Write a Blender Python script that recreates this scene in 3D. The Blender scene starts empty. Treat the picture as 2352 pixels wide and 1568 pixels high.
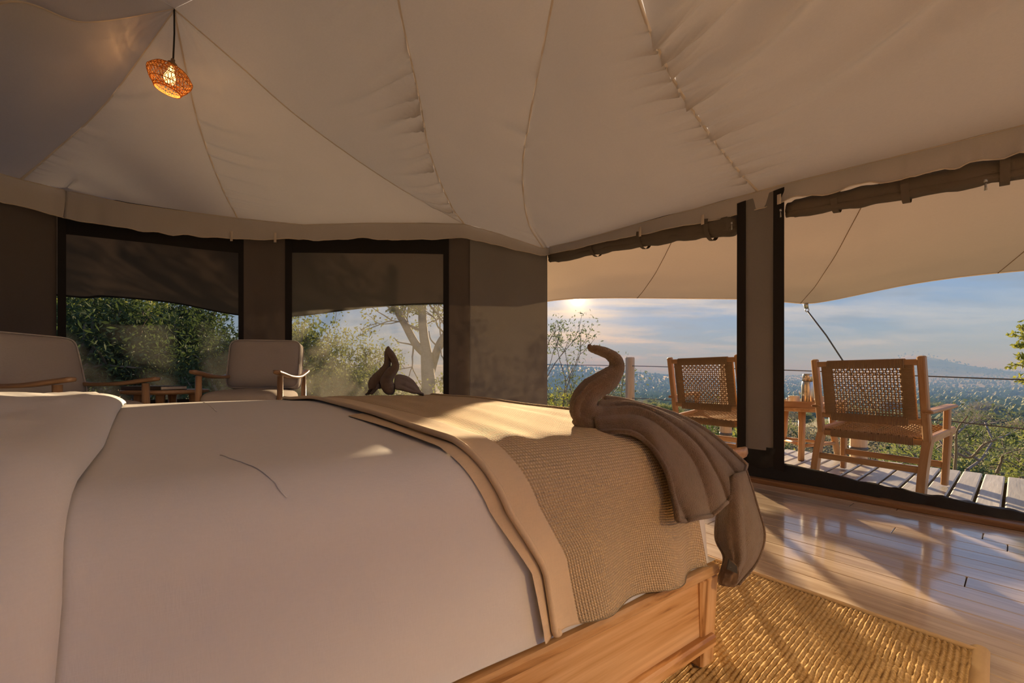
import bpy, math, random
from math import sin, cos, pi, sqrt, exp, atan2, floor
from mathutils import Vector, Matrix
random.seed(7)
scn = bpy.context.scene
COL = scn.collection

# ------------------------------------------------------------------ camera, sky, sun, exposure
FPX, HOR, CX, EYE = 915.0, 865.0, 1176.0, 0.68      # focal length in px, horizon row, centre column, eye height
cam = bpy.data.cameras.new('camera'); camo = bpy.data.objects.new('camera', cam); COL.objects.link(camo)
cam.sensor_width = 36.0; cam.lens = 36.0 * FPX / 2352.0
cam.shift_y = (HOR - 784.0) / 2352.0
cam.clip_start = 0.02; cam.clip_end = 9000
camo.location = (0, 0, EYE); camo.rotation_euler = (pi / 2, 0, 0)
scn.camera = camo
vs = scn.view_settings
scn.display_settings.display_device = 'sRGB'
vs.view_transform = 'Standard'; vs.look = 'None'; vs.gamma = 1.0; vs.use_curve_mapping = False
vs.exposure = 0.0
cy = scn.cycles; cy.max_bounces = 5; cy.diffuse_bounces = 3; cy.glossy_bounces = 2; cy.transmission_bounces = 4; cy.transparent_max_bounces = 6; cy.caustics_reflective = False; cy.caustics_refractive = False
SUN = Vector(((1327 - CX) / FPX, 1.0, (HOR - 686) / FPX)).normalized()
sl = bpy.data.lights.new('sun', 'SUN'); sl.energy = 22.0; sl.angle = math.radians(0.9); sl.color = (1.0, 0.885, 0.76)
so = bpy.data.objects.new('sun', sl); COL.objects.link(so)
so.rotation_euler = SUN.to_track_quat('Z', 'Y').to_euler(); so.location = (3, 12, 6)

def sky():
    w = bpy.data.worlds.new('sky'); scn.world = w; w.use_nodes = True
    nt = w.node_tree; N = nt.nodes; L = nt.links
    N.clear()
    out = N.new('ShaderNodeOutputWorld'); bg = N.new('ShaderNodeBackground')
    tc = N.new('ShaderNodeTexCoord'); sp = N.new('ShaderNodeSeparateXYZ')
    L.new(tc.outputs['Generated'], sp.inputs[0])
    r = N.new('ShaderNodeValToRGB'); L.new(sp.outputs['Z'], r.inputs[0])
    cr = r.color_ramp; cr.elements[0].position = 0.0; cr.elements[0].color = (.32, .40, .60, 1)
    cr.elements[1].position = 1.0; cr.elements[1].color = (.19, .33, .70, 1)
    for p, c in ((.03, (.29, .38, .62, 1)), (.10, (.24, .37, .70, 1)), (.22, (.21, .36, .74, 1))):
        e = cr.elements.new(p); e.color = c
    # angle to the sun
    dt = N.new('ShaderNodeVectorMath'); dt.operation = 'DOT_PRODUCT'; dt.inputs[1].default_value = SUN
    nrm = N.new('ShaderNodeVectorMath'); nrm.operation = 'NORMALIZE'
    L.new(tc.outputs['Generated'], nrm.inputs[0]); L.new(nrm.outputs[0], dt.inputs[0])
    mx = N.new('ShaderNodeMath'); mx.operation = 'MAXIMUM'; mx.inputs[1].default_value = 0.0; L.new(dt.outputs['Value'], mx.inputs[0])
    def power(e, k):
        a = N.new('ShaderNodeMath'); a.operation = 'POWER'; a.inputs[1].default_value = e; L.new(mx.outputs[0], a.inputs[0])
        b = N.new('ShaderNodeMath'); b.operation = 'MULTIPLY'; b.inputs[1].default_value = k; L.new(a.outputs[0], b.inputs[0])
        return b.outputs[0]
    # streaked clouds: project the direction on a flat layer
    ad = N.new('ShaderNodeMath'); ad.operation = 'ADD'; ad.inputs[1].default_value = 0.10; L.new(sp.outputs['Z'], ad.inputs[0])
    ab = N.new('ShaderNodeMath'); ab.operation = 'MAXIMUM'; ab.inputs[1].default_value = 0.04; L.new(ad.outputs[0], ab.inputs[0])
    dv = N.new('ShaderNodeVectorMath'); dv.operation = 'DIVIDE'
    cb = N.new('ShaderNodeCombineXYZ'); L.new(ab.outputs[0], cb.inputs[0]); L.new(ab.outputs[0], cb.inputs[1]); cb.inputs[2].default_value = 1
    L.new(nrm.outputs[0], dv.inputs[0]); L.new(cb.outputs[0], dv.inputs[1])
    mp = N.new('ShaderNodeMapping'); mp.inputs['Scale'].default_value = (.62, 1.15, .0); mp.inputs['Location'].default_value = (3.1, 1.7, 0)
    L.new(dv.outputs[0], mp.inputs[0])
    no = N.new('ShaderNodeTexNoise'); no.inputs['Scale'].default_value = 1.0; no.inputs['Detail'].default_value = 8; no.inputs['Roughness'].default_value = .58
    no.inputs['Distortion'].default_value = .35
    L.new(mp.outputs[0], no.inputs[0])
    cl = N.new('ShaderNodeValToRGB'); L.new(no.outputs[0], cl.inputs[0])
    cl.color_ramp.elements[0].position = .44; cl.color_ramp.elements[0].color = (0, 0, 0, 1)
    cl.color_ramp.elements[1].position = .68; cl.color_ramp.elements[1].color = (1, 1, 1, 1)
    cc = N.new('ShaderNodeMix'); cc.data_type = 'RGBA'; L.new(power(9, 1.0), cc.inputs[0])
    cc.inputs[6].default_value = (.43, .55, .82, 1); cc.inputs[7].default_value = (.92, .76, .52, 1)
    m1 = N.new('ShaderNodeMix'); m1.data_type = 'RGBA'; L.new(cl.outputs[0], m1.inputs[0])
    L.new(r.outputs[0], m1.inputs[6]); L.new(cc.outputs[2], m1.inputs[7])
    # darker cloud bodies
    no2 = N.new('ShaderNodeTexNoise'); no2.inputs['Scale'].default_value = 2.3; no2.inputs['Detail'].default_value = 6
    L.new(mp.outputs[0], no2.inputs[0])
    c2 = N.new('ShaderNodeValToRGB'); L.new(no2.outputs[0], c2.inputs[0])
    c2.color_ramp.elements[0].position = .52; c2.color_ramp.elements[0].color = (0, 0, 0, 1)
    c2.color_ramp.elements[1].position = .70; c2.color_ramp.elements[1].color = (.75, .75, .75, 1)
    m2 = N.new('ShaderNodeMix'); m2.data_type = 'RGBA'; L.new(c2.outputs[0], m2.inputs[0]); L.new(m1.outputs[2], m2.inputs[6])
    m2.inputs[7].default_value = (.24, .31, .45, 1)
    # glow of the sun
    def addglow(prev, fac, col):
        g = N.new('ShaderNodeMix'); g.data_type = 'RGBA'; g.blend_type = 'ADD'; g.clamp_factor = False
        L.new(fac, g.inputs[0]); L.new(prev, g.inputs[6]); g.inputs[7].default_value = col
        return g.outputs[2]
    c = addglow(m2.outputs[2], power(22, .20), (1.0, .74, .42, 1))
    c = addglow(c, power(220, .40), (1.0, .80, .50, 1))
    c = addglow(c, power(2500, 1.2), (1.0, .88, .66, 1))
    c = addglow(c, power(30000, 30.0), (1.0, .92, .75, 1))
    L.new(c, bg.inputs[0]); bg.inputs[1].default_value = 1.08
    L.new(bg.outputs[0], out.inputs[0])
sky()

# ------------------------------------------------------------------ helpers
def P(px, py, Y):            # point of the place seen at a pixel, at depth Y
    return Vector(((px - CX) / FPX * Y, Y, EYE + (HOR - py) / FPX * Y))
def PZ(px, py, z):
    return P(px, py, (EYE - z) * FPX / (py - HOR))
DX, DY = .786, .618          # outward normal of the door wall
FX, FY = -.618, .786         # along the door wall / the floor boards
def lerp(a, b, t): return a + (b - a) * t
def sstep(a, b, x):
    t = max(0, min(1, (x - a) / (b - a))); return t * t * (3 - 2 * t)
def interp(tab, x):
    if x <= tab[0][0]: return tab[0][1]
    for (x0, y0), (x1, y1) in zip(tab, tab[1:]):
        if x <= x1: return y0 + (y1 - y0) * (x - x0) / (x1 - x0)
    return tab[-1][1]
def hsh(i): return (sin(i * 127.1 + 11.7) * 43758.5453) % 1.0
def noise2(x, y):
    xi, yi = floor(x), floor(y); fx, fy = x - xi, y - yi
    fx = fx * fx * (3 - 2 * fx); fy = fy * fy * (3 - 2 * fy)
    def h(a, b): return (sin(a * 127.1 + b * 311.7) * 43758.5453) % 1.0
    return lerp(lerp(h(xi, yi), h(xi + 1, yi), fx), lerp(h(xi, yi + 1), h(xi + 1, yi + 1), fx), fy) * 2 - 1

def catmull(pts, n):
    pts = [Vector(p) for p in pts]
    q = [pts[0] * 2 - pts[1]] + pts + [pts[-1] * 2 - pts[-2]]
    out = []
    m = len(pts) - 1
    for i in range(n + 1):
        s = i / n * m; k = min(int(s), m - 1); t = s - k
        a, b, c, d = q[k], q[k + 1], q[k + 2], q[k + 3]
        out.append(.5 * ((2 * b) + (c - a) * t + (2 * a - 5 * b + 4 * c - d) * t * t + (3 * b - a - 3 * c + d) * t ** 3))
    return out

class G:                     # geometry collector: verts, faces, grain coordinates
    def __init__(s): s.V = []; s.F = []; s.C = []
    def add(s, V, F, C=None):
        o = len(s.V); s.V += [Vector(v) for v in V]; s.F += [tuple(i + o for i in f) for f in F]
        s.C += [Vector(c) for c in C] if C else [Vector(v) for v in V]
        return s
    def box(s, c, d, b=.004, rot=0.0):
        x, y, z = d[0] / 2, d[1] / 2, d[2] / 2
        ax = 0 if d[0] >= max(d[1], d[2]) else (1 if d[1] >= d[2] else 2)
        e = [Vector((1, 0, 0)), Vector((0, 1, 0)), Vector((0, 0, 1))][ax]
        c = Vector(c); R = Matrix.Rotation(rot, 3, 'Z')
        L_ = d[ax]; o = [i for i in range(3) if i != ax]
        up = [Vector((1, 0, 0)), Vector((0, 1, 0)), Vector((0, 0, 1))][o[1]]
        return s.beam(c - R @ (e * L_ / 2), c + R @ (e * L_ / 2), d[o[0]], d[o[1]], b, R @ up)
    def beam(s, p0, p1, w, h, b=.004, up=(0, 0, 1), w1=None, h1=None):
        p0, p1, up = Vector(p0), Vector(p1), Vector(up)
        t = (p1 - p0); L_ = t.length; t.normalize()
        sd = t.cross(up)
        if sd.length < 1e-4: sd = t.cross(Vector((1, 0, 0)))
        sd.normalize(); up = sd.cross(t).normalized()
        V = []; C = []; off = random.random() * 9
        w1 = w if w1 is None else w1; h1 = h if h1 is None else h1
        b = min(b, w / 3, h / 3, w1 / 3, h1 / 3)
        for p, a, ww, hh, sh in ((p0, 0, w, h, b), (p0, b, w, h, 0), (p1, L_ - b, w1, h1, 0), (p1, L_, w1, h1, b)):
            q = p0 + t * a
            x, y = ww / 2 - sh, hh / 2 - sh
            for u, v in ((-x + b, -y), (x - b, -y), (x, -y + b), (x, y - b), (x - b, y), (-x + b, y), (-x, y - b), (-x, -y + b)):
                V.append(q + sd * u + up * v); C.append((a + off, u + off * 1.3, v + off))
        F = [tuple(range(7, -1, -1)), tuple(range(24, 32))]
        for k in range(3):
            for i in range(8):
                j = (i + 1) % 8
                F.append((k * 8 + i, k * 8 + j, k * 8 + 8 + j, k * 8 + 8 + i))
        return s.add(V, F, C)
    def tube(s, path, rad, n=10, flat=1.0, up=(0, 0, 1), cap=True, tw=0):
        path = [Vector(p) for p in path]; m = len(path)
        if not hasattr(rad, '__len__'): rad = [rad] * m
        up = Vector(up); V = []; C = []; L_ = 0; off = random.random() * 9
        nrm = None
        for i, p in enumerate(path):
            t = (path[min(i + 1, m - 1)] - path[max(i - 1, 0)])
            if t.length < 1e-9: t = Vector((0, 0, 1))
            t.normalize()
            if nrm is None:
                nrm = up - t * up.dot(t)
                if nrm.length < 1e-3: nrm = Vector((1, 0, 0)) - t * t.x
            else: nrm = nrm - t * nrm.dot(t)
            nrm.normalize(); bi = t.cross(nrm)
            if i: L_ += (p - path[i - 1]).length
            for k in range(n):
                a = 2 * pi * k / n
                V.append(p + bi * (cos(a) * rad[i]) + nrm * (sin(a) * rad[i] * flat)); C.append((L_ + off, cos(a) * rad[i], sin(a) * rad[i] + off))
        F = []
        for i in range(m - 1):
            for k in range(n):
                j = (k + 1) % n
                F.append((i * n + k, i * n + j, (i + 1) * n + j, (i + 1) * n + k))
        if cap: F += [tuple(range(n - 1, -1, -1)), tuple(range((m - 1) * n, m * n))]
        return s.add(V, F, C)
    def lathe(s, prof, n=24, c=(0, 0, 0), caps=True):
        c = Vector(c); V = []; C = []
        for r, z in prof:
            for k in range(n):
                a = 2 * pi * k / n; V.append(c + Vector((r * cos(a), r * sin(a), z))); C.append((r * cos(a), r * sin(a), z))
        F = []
        for i in range(len(prof) - 1):
            for k in range(n):
                j = (k + 1) % n; F.append((i * n + k, i * n + j, (i + 1) * n + j, (i + 1) * n + k))
        if caps and prof[0][0] > 1e-4: F.append(tuple(range(n - 1, -1, -1)))
        if caps and prof[-1][0] > 1e-4: F.append(tuple(range((len(prof) - 1) * n, len(prof) * n)))
        return s.add(V, F, C)
    def grid(s, fn, nu, nv, cu=1.0, cv=1.0):
        V = []; C = []
        for i in range(nu + 1):
            for j in range(nv + 1):
                V.append(fn(i / nu, j / nv)); C.append((i / nu * cu, j / nv * cv, 0))
        F = [(i * (nv + 1) + j, (i + 1) * (nv + 1) + j, (i + 1) * (nv + 1) + j + 1, i * (nv + 1) + j + 1) for i in range(nu) for j in range(nv)]
        return s.add(V, F, C)
    def cushion(s, c, d, puff=.5, n=10, tilt=None):
        # soft box: rounded superellipsoid
        V = []; c = Vector(c); R = tilt or Matrix.Identity(3)
        def f(u, v):
            th = (u - .5) * pi; ph = v * 2 * pi
            def sg(x, e): return math.copysign(abs(x) ** e, x)
            e1, e2 = .42, .22
            x = sg(cos(th), e1) * sg(cos(ph), e2); y = sg(cos(th), e1) * sg(sin(ph), e2); z = sg(sin(th), .62)
            k = 1 + puff * .12 * (1 - x * x) * (1 - y * y)
            return c + R @ Vector((x * d[0] / 2, y * d[1] / 2, z * d[2] / 2 * k))
        return s.grid(f, n * 2, n * 4)

def mk(name, g, mat, parent=None, smooth=True, org=None, kind=None, label=None, weld=False):
    me = bpy.data.meshes.new(name)
    o = Vector(org) if org is not None else Vector((0, 0, 0))
    me.from_pydata([tuple(v - o) for v in g.V], [], g.F)
    at = me.attributes.new('gco', 'FLOAT_VECTOR', 'POINT')
    at.data.foreach_set('vector', [x for c in g.C for x in c])
    if smooth is True: me.polygons.foreach_set('use_smooth', [True] * len(me.polygons))
    me.materials.append(mat)
    me.update()
    ob = bpy.data.objects.new(name, me); COL.objects.link(ob)
    if parent is not None: ob.parent = parent
    elif org is not None: ob.location = o
    if kind: ob['kind'] = kind
    if label: ob['label'] = label
    return ob
def thing(name, label, cat, loc=(0, 0, 0), rz=0.0, group=None, kind=None):
    o = bpy.data.objects.new(name, None); COL.objects.link(o); o.empty_display_size = .1
    o.location = loc; o.rotation_euler = (0, 0, rz)
    if label: o['label'] = label
    if cat: o['category'] = cat
    if group: o['group'] = group
    if kind: o['kind'] = kind
    return o
def tag(o, label, cat, group=None, kind=None):
    o['label'] = label; o['category'] = cat
    if group: o['group'] = group
    if kind: o['kind'] = kind
    return o
def copy_tree(o, parent=None):
    kids = list(o.children)
    c = o.copy(); COL.objects.link(c)
    if parent is not None: c.parent = parent
    for k in kids: copy_tree(k, c)
    return c

# ------------------------------------------------------------------ materials
class NT:
    def __init__(s, name):
        s.m = bpy.data.materials.new(name); s.m.use_nodes = True; s.t = s.m.node_tree; s.t.nodes.clear()
        s.out = s.n('OutputMaterial')
    def n(s, typ, **k):
        nd = s.t.nodes.new('ShaderNode' + typ)
        for a, b in k.items(): setattr(nd, a, b)
        return nd
    def l(s, a, b): s.t.links.new(a, b)
    def co(s, scale=(1, 1, 1), attr='gco', rot=(0, 0, 0)):
        if attr == 'obj': src = s.n('TexCoord').outputs['Object']
        else:
            a = s.n('Attribute'); a.attribute_name = attr; src = a.outputs['Vector']
        mp = s.n('Mapping'); mp.inputs['Scale'].default_value = scale; mp.inputs['Rotation'].default_value = rot; s.l(src, mp.inputs[0]); return mp.outputs[0]
    def noise(s, co, sc=1, det=3, rough=.5, dist=0):
        n = s.n('TexNoise'); n.inputs['Scale'].default_value = sc; n.inputs['Detail'].default_value = det
        n.inputs['Roughness'].default_value = rough; n.inputs['Distortion'].default_value = dist; s.l(co, n.inputs[0]); return n.outputs[0]
    def ramp(s, f, stops):
        r = s.n('ValToRGB'); s.l(f, r.inputs[0]); c = r.color_ramp
        while len(c.elements) < len(stops): c.elements.new(.5)
        for e, (p, col) in zip(c.elements, stops): e.position = p; e.color = (*col, 1) if len(col) == 3 else col
        return r.outputs[0]
    def bump(s, h, st=.3, d=.01):
        b = s.n('Bump'); b.inputs['Strength'].default_value = st; b.inputs['Distance'].default_value = d; s.l(h, b.inputs['Height']); return b.outputs[0]
    def mathn(s, op, a, b):
        m = s.n('Math', operation=op)
        for i, v in enumerate((a, b)):
            if isinstance(v, (int, float)): m.inputs[i].default_value = v
            else: s.l(v, m.inputs[i])
        return m.outputs[0]
    def pr(s, col, rough=.6, normal=None, metal=0, spec=.5, sheen=0, coat=0):
        p = s.n('BsdfPrincipled')
        if isinstance(col, tuple): p.inputs['Base Color'].default_value = (*col, 1)
        else: s.l(col, p.inputs['Base Color'])
        if isinstance(rough, (int, float)): p.inputs['Roughness'].default_value = rough
        else: s.l(rough, p.inputs['Roughness'])
        p.inputs['Metallic'].default_value = metal; p.inputs['Specular IOR Level'].default_value = spec
        p.inputs['Sheen Weight'].default_value = sheen; p.inputs['Coat Weight'].default_value = coat; p.inputs['Coat Roughness'].default_value = .09; p.inputs['Coat IOR'].default_value = 2.4
        if normal is not None: s.l(normal, p.inputs['Normal'])
        return p.outputs[0]
    def done(s, sh): s.l(sh, s.out.inputs[0]); return s.m

def m_wood(name, c1, c2, rough=.45, scale=1.0, dark=None, spec=.5, coat=0, bump=.15, dist=1.2, lo=.30):
    t = NT(name)
    co = t.co((1.6 * scale, 16 * scale, 16 * scale))
    a = t.noise(co, 1.0, 6, .6, dist)
    b = t.noise(t.co((6 * scale, 130 * scale, 130 * scale)), 1.0, 3, .6, .3)
    mixf = t.mathn('ADD', t.mathn('MULTIPLY', a, .75), t.mathn('MULTIPLY', b, .25))
    stops = [(.36, c1), (.62, c2)]
    if dark: stops = [(lo, dark), (lo + .06, c1), (.64, c2)]
    col = t.ramp(mixf, stops)
    oi = t.n('ObjectInfo'); hv = t.n('HueSaturation'); t.l(col, hv.inputs['Color'])
    t.l(t.mathn('ADD', t.mathn('MULTIPLY', oi.outputs['Random'], .3), .85), hv.inputs['Value'])
    return t.done(t.pr(hv.outputs[0], rough, t.bump(b, bump, .002), spec=spec, coat=coat))
def m_plain(name, col, rough=.5, metal=0, spec=.5):
    t = NT(name); n = t.noise(t.co((40, 40, 40), 'obj'), 1, 2)
    c = t.ramp(n, [(.3, tuple(x * .88 for x in col)), (.7, tuple(min(1, x * 1.08) for x in col))])
    return t.done(t.pr(c, rough, None, metal, spec))
def m_cloth(name, col, trans=None, tfac=.0, weave=900, bump=.12, vary=.06, rough=.9, sheen=0, blotch=3):
    t = NT(name)
    oc = t.n('TexCoord').outputs['Object']
    n1 = t.noise(t.co((weave, weave, weave * .15), 'obj'), 1, 1); n2 = t.noise(t.co((weave * .15, weave * .15, weave), 'obj'), 1, 1)
    h = t.mathn('ADD', n1, n2)
    n3 = t.noise(oc, blotch, 4)
    f = t.mathn('ADD', t.mathn('MULTIPLY', h, .35), t.mathn('MULTIPLY', n3, .5))
    c = t.ramp(f, [(.35, tuple(x * (1 - vary) for x in col)), (.85, tuple(min(1, x * (1 + vary)) for x in col))])
    nb = t.bump(h, bump, .0015)
    d = t.pr(c, rough, nb, spec=.15, sheen=sheen)
    if trans:
        tr = t.n('BsdfTranslucent'); tr.inputs[0].default_value = (*trans, 1)
        mx = t.n('MixShader'); mx.inputs[0].default_value = tfac; t.l(d, mx.inputs[1]); t.l(tr.outputs[0], mx.inputs[2]); d = mx.outputs[0]
    return t.done(d)

MAT = {}
MAT['ceiling'] = m_cloth('ceiling_canvas', (.62, .565, .52), (.61, .575, .55), .23, weave=420, bump=.10, vary=.07)
MAT['outer'] = m_cloth('added_outer_fly', (.57, .56, .55), (.61, .605, .60), .34, weave=300)
MAT['seam'] = m_cloth('seam_tape', (.88, .78, .66), (.8, .68, .55), .42, weave=500)
MAT['awning'] = m_cloth('awning_canvas', (.56, .45, .35), (.54, .40, .28), .155, weave=380, bump=.08, vary=.05)
MAT['fly'] = m_cloth('fly_canvas', (.15, .12, .10), (.12, .08, .06), .06, weave=380)  # backlit shade of the overhang is put into this dark base colour
MAT['wall'] = m_cloth('wall_canvas', (.12, .10, .088), (.10, .07, .05), .03, weave=380, bump=.15)
MAT['flap'] = m_cloth('flap_canvas', (.215, .20, .185), (.18, .15, .12), .05, weave=380, bump=.15)
MAT['web'] = m_cloth('webbing', (.022, .020, .019), weave=700)
MAT['roll'] = m_cloth('rolled_canvas', (.15, .125, .10), (.12, .08, .05), .1, weave=380, bump=.2)
MAT['vinyl'] = m_plain('dark_vinyl', (.012, .012, .013), .45, 0, .25)
MAT['sheet'] = m_cloth('white_cotton', (.80, .785, .78), weave=600, bump=.10, vary=.03, rough=.85)
MAT['pillow'] = m_cloth('pillow_cotton', (.82, .76, .68), weave=600, bump=.08, vary=.03)
MAT['cush'] = m_cloth('cushion_linen', (.37, .325, .295), weave=420, bump=.2, vary=.08, rough=.95)
MAT['piping'] = m_cloth('cushion_piping', (.45, .40, .36), weave=500)
MAT['floor'] = m_wood('floor_boards', (.36, .26, .175), (.58, .47, .36), .30, .9, dark=(.17, .11, .07), spec=.6, coat=.9, bump=.04)
MAT['deck'] = m_wood('weathered_deck', (.34, .32, .30), (.56, .545, .52), .36, .9, dark=(.17, .155, .145), bump=.35)
MAT['sub'] = m_plain('dark_substrate', (.03, .02, .015), .8)
MAT['thresh'] = m_wood('threshold_wood', (.19, .09, .035), (.34, .18, .08), .4, 1.0)
MAT['bedwood'] = m_wood('bed_wood', (.56, .32, .135), (.78, .54, .30), .42, .5, dark=(.30, .14, .045), dist=2.8, lo=.40)
MAT['chairwood'] = m_wood('teak', (.37, .19, .08), (.58, .35, .17), .38, 1.2)
MAT['armwood'] = m_wood('walnut_arm', (.24, .13, .065), (.40, .245, .135), .35, 1.0)
MAT['pole'] = m_wood('fence_pole', (.42, .31, .20), (.60, .47, .33), .7, .8)
MAT['rope'] = m_cloth('rope_cord', (.36, .245, .145), weave=500, bump=.5, vary=.18, rough=.9)
MAT['steel'] = m_plain('brushed_steel', (.62, .58, .52), .28, 1.0)
MAT['zinc'] = m_plain('zinc_zip', (.55, .53, .5), .35, 1.0)
MAT['cable'] = m_plain('wire_cable', (.12, .12, .13), .5, .5)
MAT['enamel'] = m_plain('cream_enamel', (.78, .74, .67), .3)
MAT['black'] = m_plain('matte_black', (.02, .018, .016), .6)
MAT['cover'] = m_plain('book_cover', (.035, .025, .02), .5)
MAT['page'] = m_plain('book_pages', (.62, .55, .45), .8)
MAT['bark'] = m_cloth('bark', (.22, .17, .13), weave=60, bump=.5, vary=.25)
MAT['paleb'] = m_cloth('pale_bark', (.23, .20, .175), weave=60, bump=.5, vary=.2)
MAT['rattan'] = m_cloth('rattan', (.46, .25, .09), (.75, .38, .11), .35, weave=300, bump=.3)

def m_leaf(name, c1, c2, tr, k=.22):
    t = NT(name)
    n = t.noise(t.n('TexCoord').outputs['Object'], 1.7, 3)
    g = t.n('NewGeometry')
    f = t.mathn('ADD', t.mathn('MULTIPLY', n, .7), t.mathn('MULTIPLY', g.outputs['Random Per Island'], .3))
    c = t.ramp(f, [(.3, c1), (.7, c2)])
    d = t.pr(c, .7, spec=.08)
    tl = t.n('BsdfTranslucent'); tl.inputs[0].default_value = (*tr, 1)
    mx = t.n('MixShader'); mx.inputs[0].default_value = k; t.l(d, mx.inputs[1]); t.l(tl.outputs[0], mx.inputs[2])
    return t.done(mx.outputs[0])
MAT['leafd'] = m_leaf('leaf_dark', (.028, .048, .022), (.085, .125, .050), (.10, .15, .04))
MAT['leafm'] = m_leaf('leaf_olive', (.075, .105, .04), (.20, .24, .09), (.26, .30, .08))
MAT['leafy'] = m_leaf('leaf_yellow', (.16, .20, .04), (.34, .36, .09), (.40, .42, .08))
MAT['slope1'] = m_leaf('slope_olive', (.13, .16, .065), (.27, .30, .12), (.22, .24, .08), .3)
MAT['slope2'] = m_leaf('slope_green', (.07, .10, .04), (.17, .21, .085), (.14, .18, .05), .3)
MAT['slope3'] = m_leaf('slope_dry', (.17, .16, .11), (.30, .28, .20), (.2, .18, .11), .3)
MAT['leafg'] = m_leaf('leaf_grey', (.08, .11, .07), (.17, .21, .13), (.16, .20, .10))

def m_waffle(name, c1, c2):
    t = NT(name); co = t.co((1, 1, 1))
    w1 = t.n('TexWave', wave_type='BANDS', bands_direction='X'); w1.inputs['Scale'].default_value = 46; w1.inputs['Distortion'].default_value = .35; w1.inputs['Detail Scale'].default_value = 3
    w2 = t.n('TexWave', wave_type='BANDS', bands_direction='Y'); w2.inputs['Scale'].default_value = 54; w2.inputs['Distortion'].default_value = .35; w2.inputs['Detail Scale'].default_value = 3
    t.l(co, w1.inputs[0]); t.l(co, w2.inputs[0])
    h = t.mathn('MULTIPLY', t.mathn('ADD', w1.outputs['Fac'], .25), t.mathn('ADD', w2.outputs['Fac'], .25))
    c = t.ramp(h, [(.02, c1), (.75, c2)])
    return t.done(t.pr(c, .95, t.bump(h, .9, .003), spec=.1))
MAT['waffle'] = m_waffle('waffle_knit', (.52, .37, .21), (.84, .68, .47))
MAT['wborder'] = m_cloth('blanket_border', (.72, .58, .41), weave=500, bump=.15)
def m_terry(name, col):
    t = NT(name); n = t.noise(t.co((1, 1, 1), 'obj'), 420, 3, .7); n2 = t.noise(t.co((1, 1, 1), 'obj'), 60, 3)
    f = t.mathn('ADD', t.mathn('MULTIPLY', n, .6), t.mathn('MULTIPLY', n2, .4))
    c = t.ramp(f, [(.3, tuple(x * .6 for x in col)), (.7, tuple(x * 1.25 for x in col))])
    return t.done(t.pr(c, 1.0, t.bump(n, .9, .006), spec=.05, sheen=.5))
MAT['terry'] = m_terry('terry_towel', (.185, .120, .074))
MAT['terryhem'] = m_cloth('towel_hem', (.145, .10, .07), weave=500)
def m_jute(name):
    t = NT(name)
    n0 = t.noise(t.co((90, 150, 1)), 1, 3, .6); n = t.noise(t.co((1, 1, 1)), 420, 4, .7); n2 = t.noise(t.co((1, 1, 1)), 12, 3)
    f = t.mathn('ADD', t.mathn('MULTIPLY', n0, .45), t.mathn('ADD', t.mathn('MULTIPLY', n, .35), t.mathn('MULTIPLY', n2, .2)))
    c = t.ramp(f, [(.34, (.22, .13, .05)), (.5, (.46, .31, .14)), (.66, (.68, .51, .27))])
    return t.done(t.pr(c, .95, t.bump(f, .8, .006), spec=.1))
MAT['jute'] = m_jute('jute_boucle')
MAT['rugtape'] = m_cloth('rug_tape', (.46, .33, .18), weave=400)
def m_mesh(name, open_, col):
    t = NT(name)
    d = t.n('BsdfDiffuse'); d.inputs[0].default_value = (*col, 1)
    tl = t.n('BsdfTranslucent'); tl.inputs[0].default_value = (*col, 1)
    a = t.n('MixShader'); a.inputs[0].default_value = .5; t.l(d.outputs[0], a.inputs[1]); t.l(tl.outputs[0], a.inputs[2])
    tr = t.n('BsdfTransparent')
    n = t.noise(t.co((300, 300, 300), 'obj'), 1, 1)
    f = t.mathn('ADD', t.mathn('MULTIPLY', n, .16), 1 - open_ - .08)
    mx = t.n('MixShader'); t.l(f, mx.inputs[0]); t.l(tr.outputs[0], mx.inputs[1]); t.l(a.outputs[0], mx.inputs[2])
    return t.done(mx.outputs[0])
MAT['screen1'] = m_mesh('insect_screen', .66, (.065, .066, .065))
MAT['screen3'] = m_mesh('fill_light_screen', .85, (.2, .19, .17))
MAT['screen2'] = m_mesh('insect_screen_lit', .66, (.21, .20, .175))  # same mesh as the first window, sunlit haze put into a paler colour

# ------------------------------------------------------------------ plan of the tent walls
PW = [(-3.75, 1.2), (-3.64, 2.6), (-3.47, 3.1), (-2.457, 3.58), (.387, 4.165), (1.575, 2.75), (1.76, 2.56), (2.366, 1.84), (3.35, .66)]
REAR = [(3.1, -1.7), (.2, -3.0), (-3.4, -2.3)]
MID = Vector((-.6, 1.2))
def WP(px, off=0.0):
    k = (px - CX) / FPX
    for (x0, y0), (x1, y1) in zip(PW, PW[1:]):
        # x0 + t dx = k (y0 + t dy)
        d = (x1 - x0) - k * (y1 - y0)
        if abs(d) < 1e-9: continue
        t = (k * y0 - x0) / d
        Y = y0 + t * (y1 - y0)
        if -1e-6 <= t <= 1 + 1e-6 and Y > 0:
            q = Vector((x0 + t * (x1 - x0), Y))
            if off: 
                n = Vector((y1 - y0, -(x1 - x0))).normalized()
                if n.dot(MID - q) < 0: n = -n
                q = q + n * off
            return q
    return Vector((k * 1.0, 1.0))
def WZ(px, py, off=0.0):     # point on the wall under a pixel
    q = WP(px, off); k = (px - CX) / FPX
    return Vector((q.x, q.y, EYE + (HOR - py) / FPX * WP(px).y))
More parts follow.
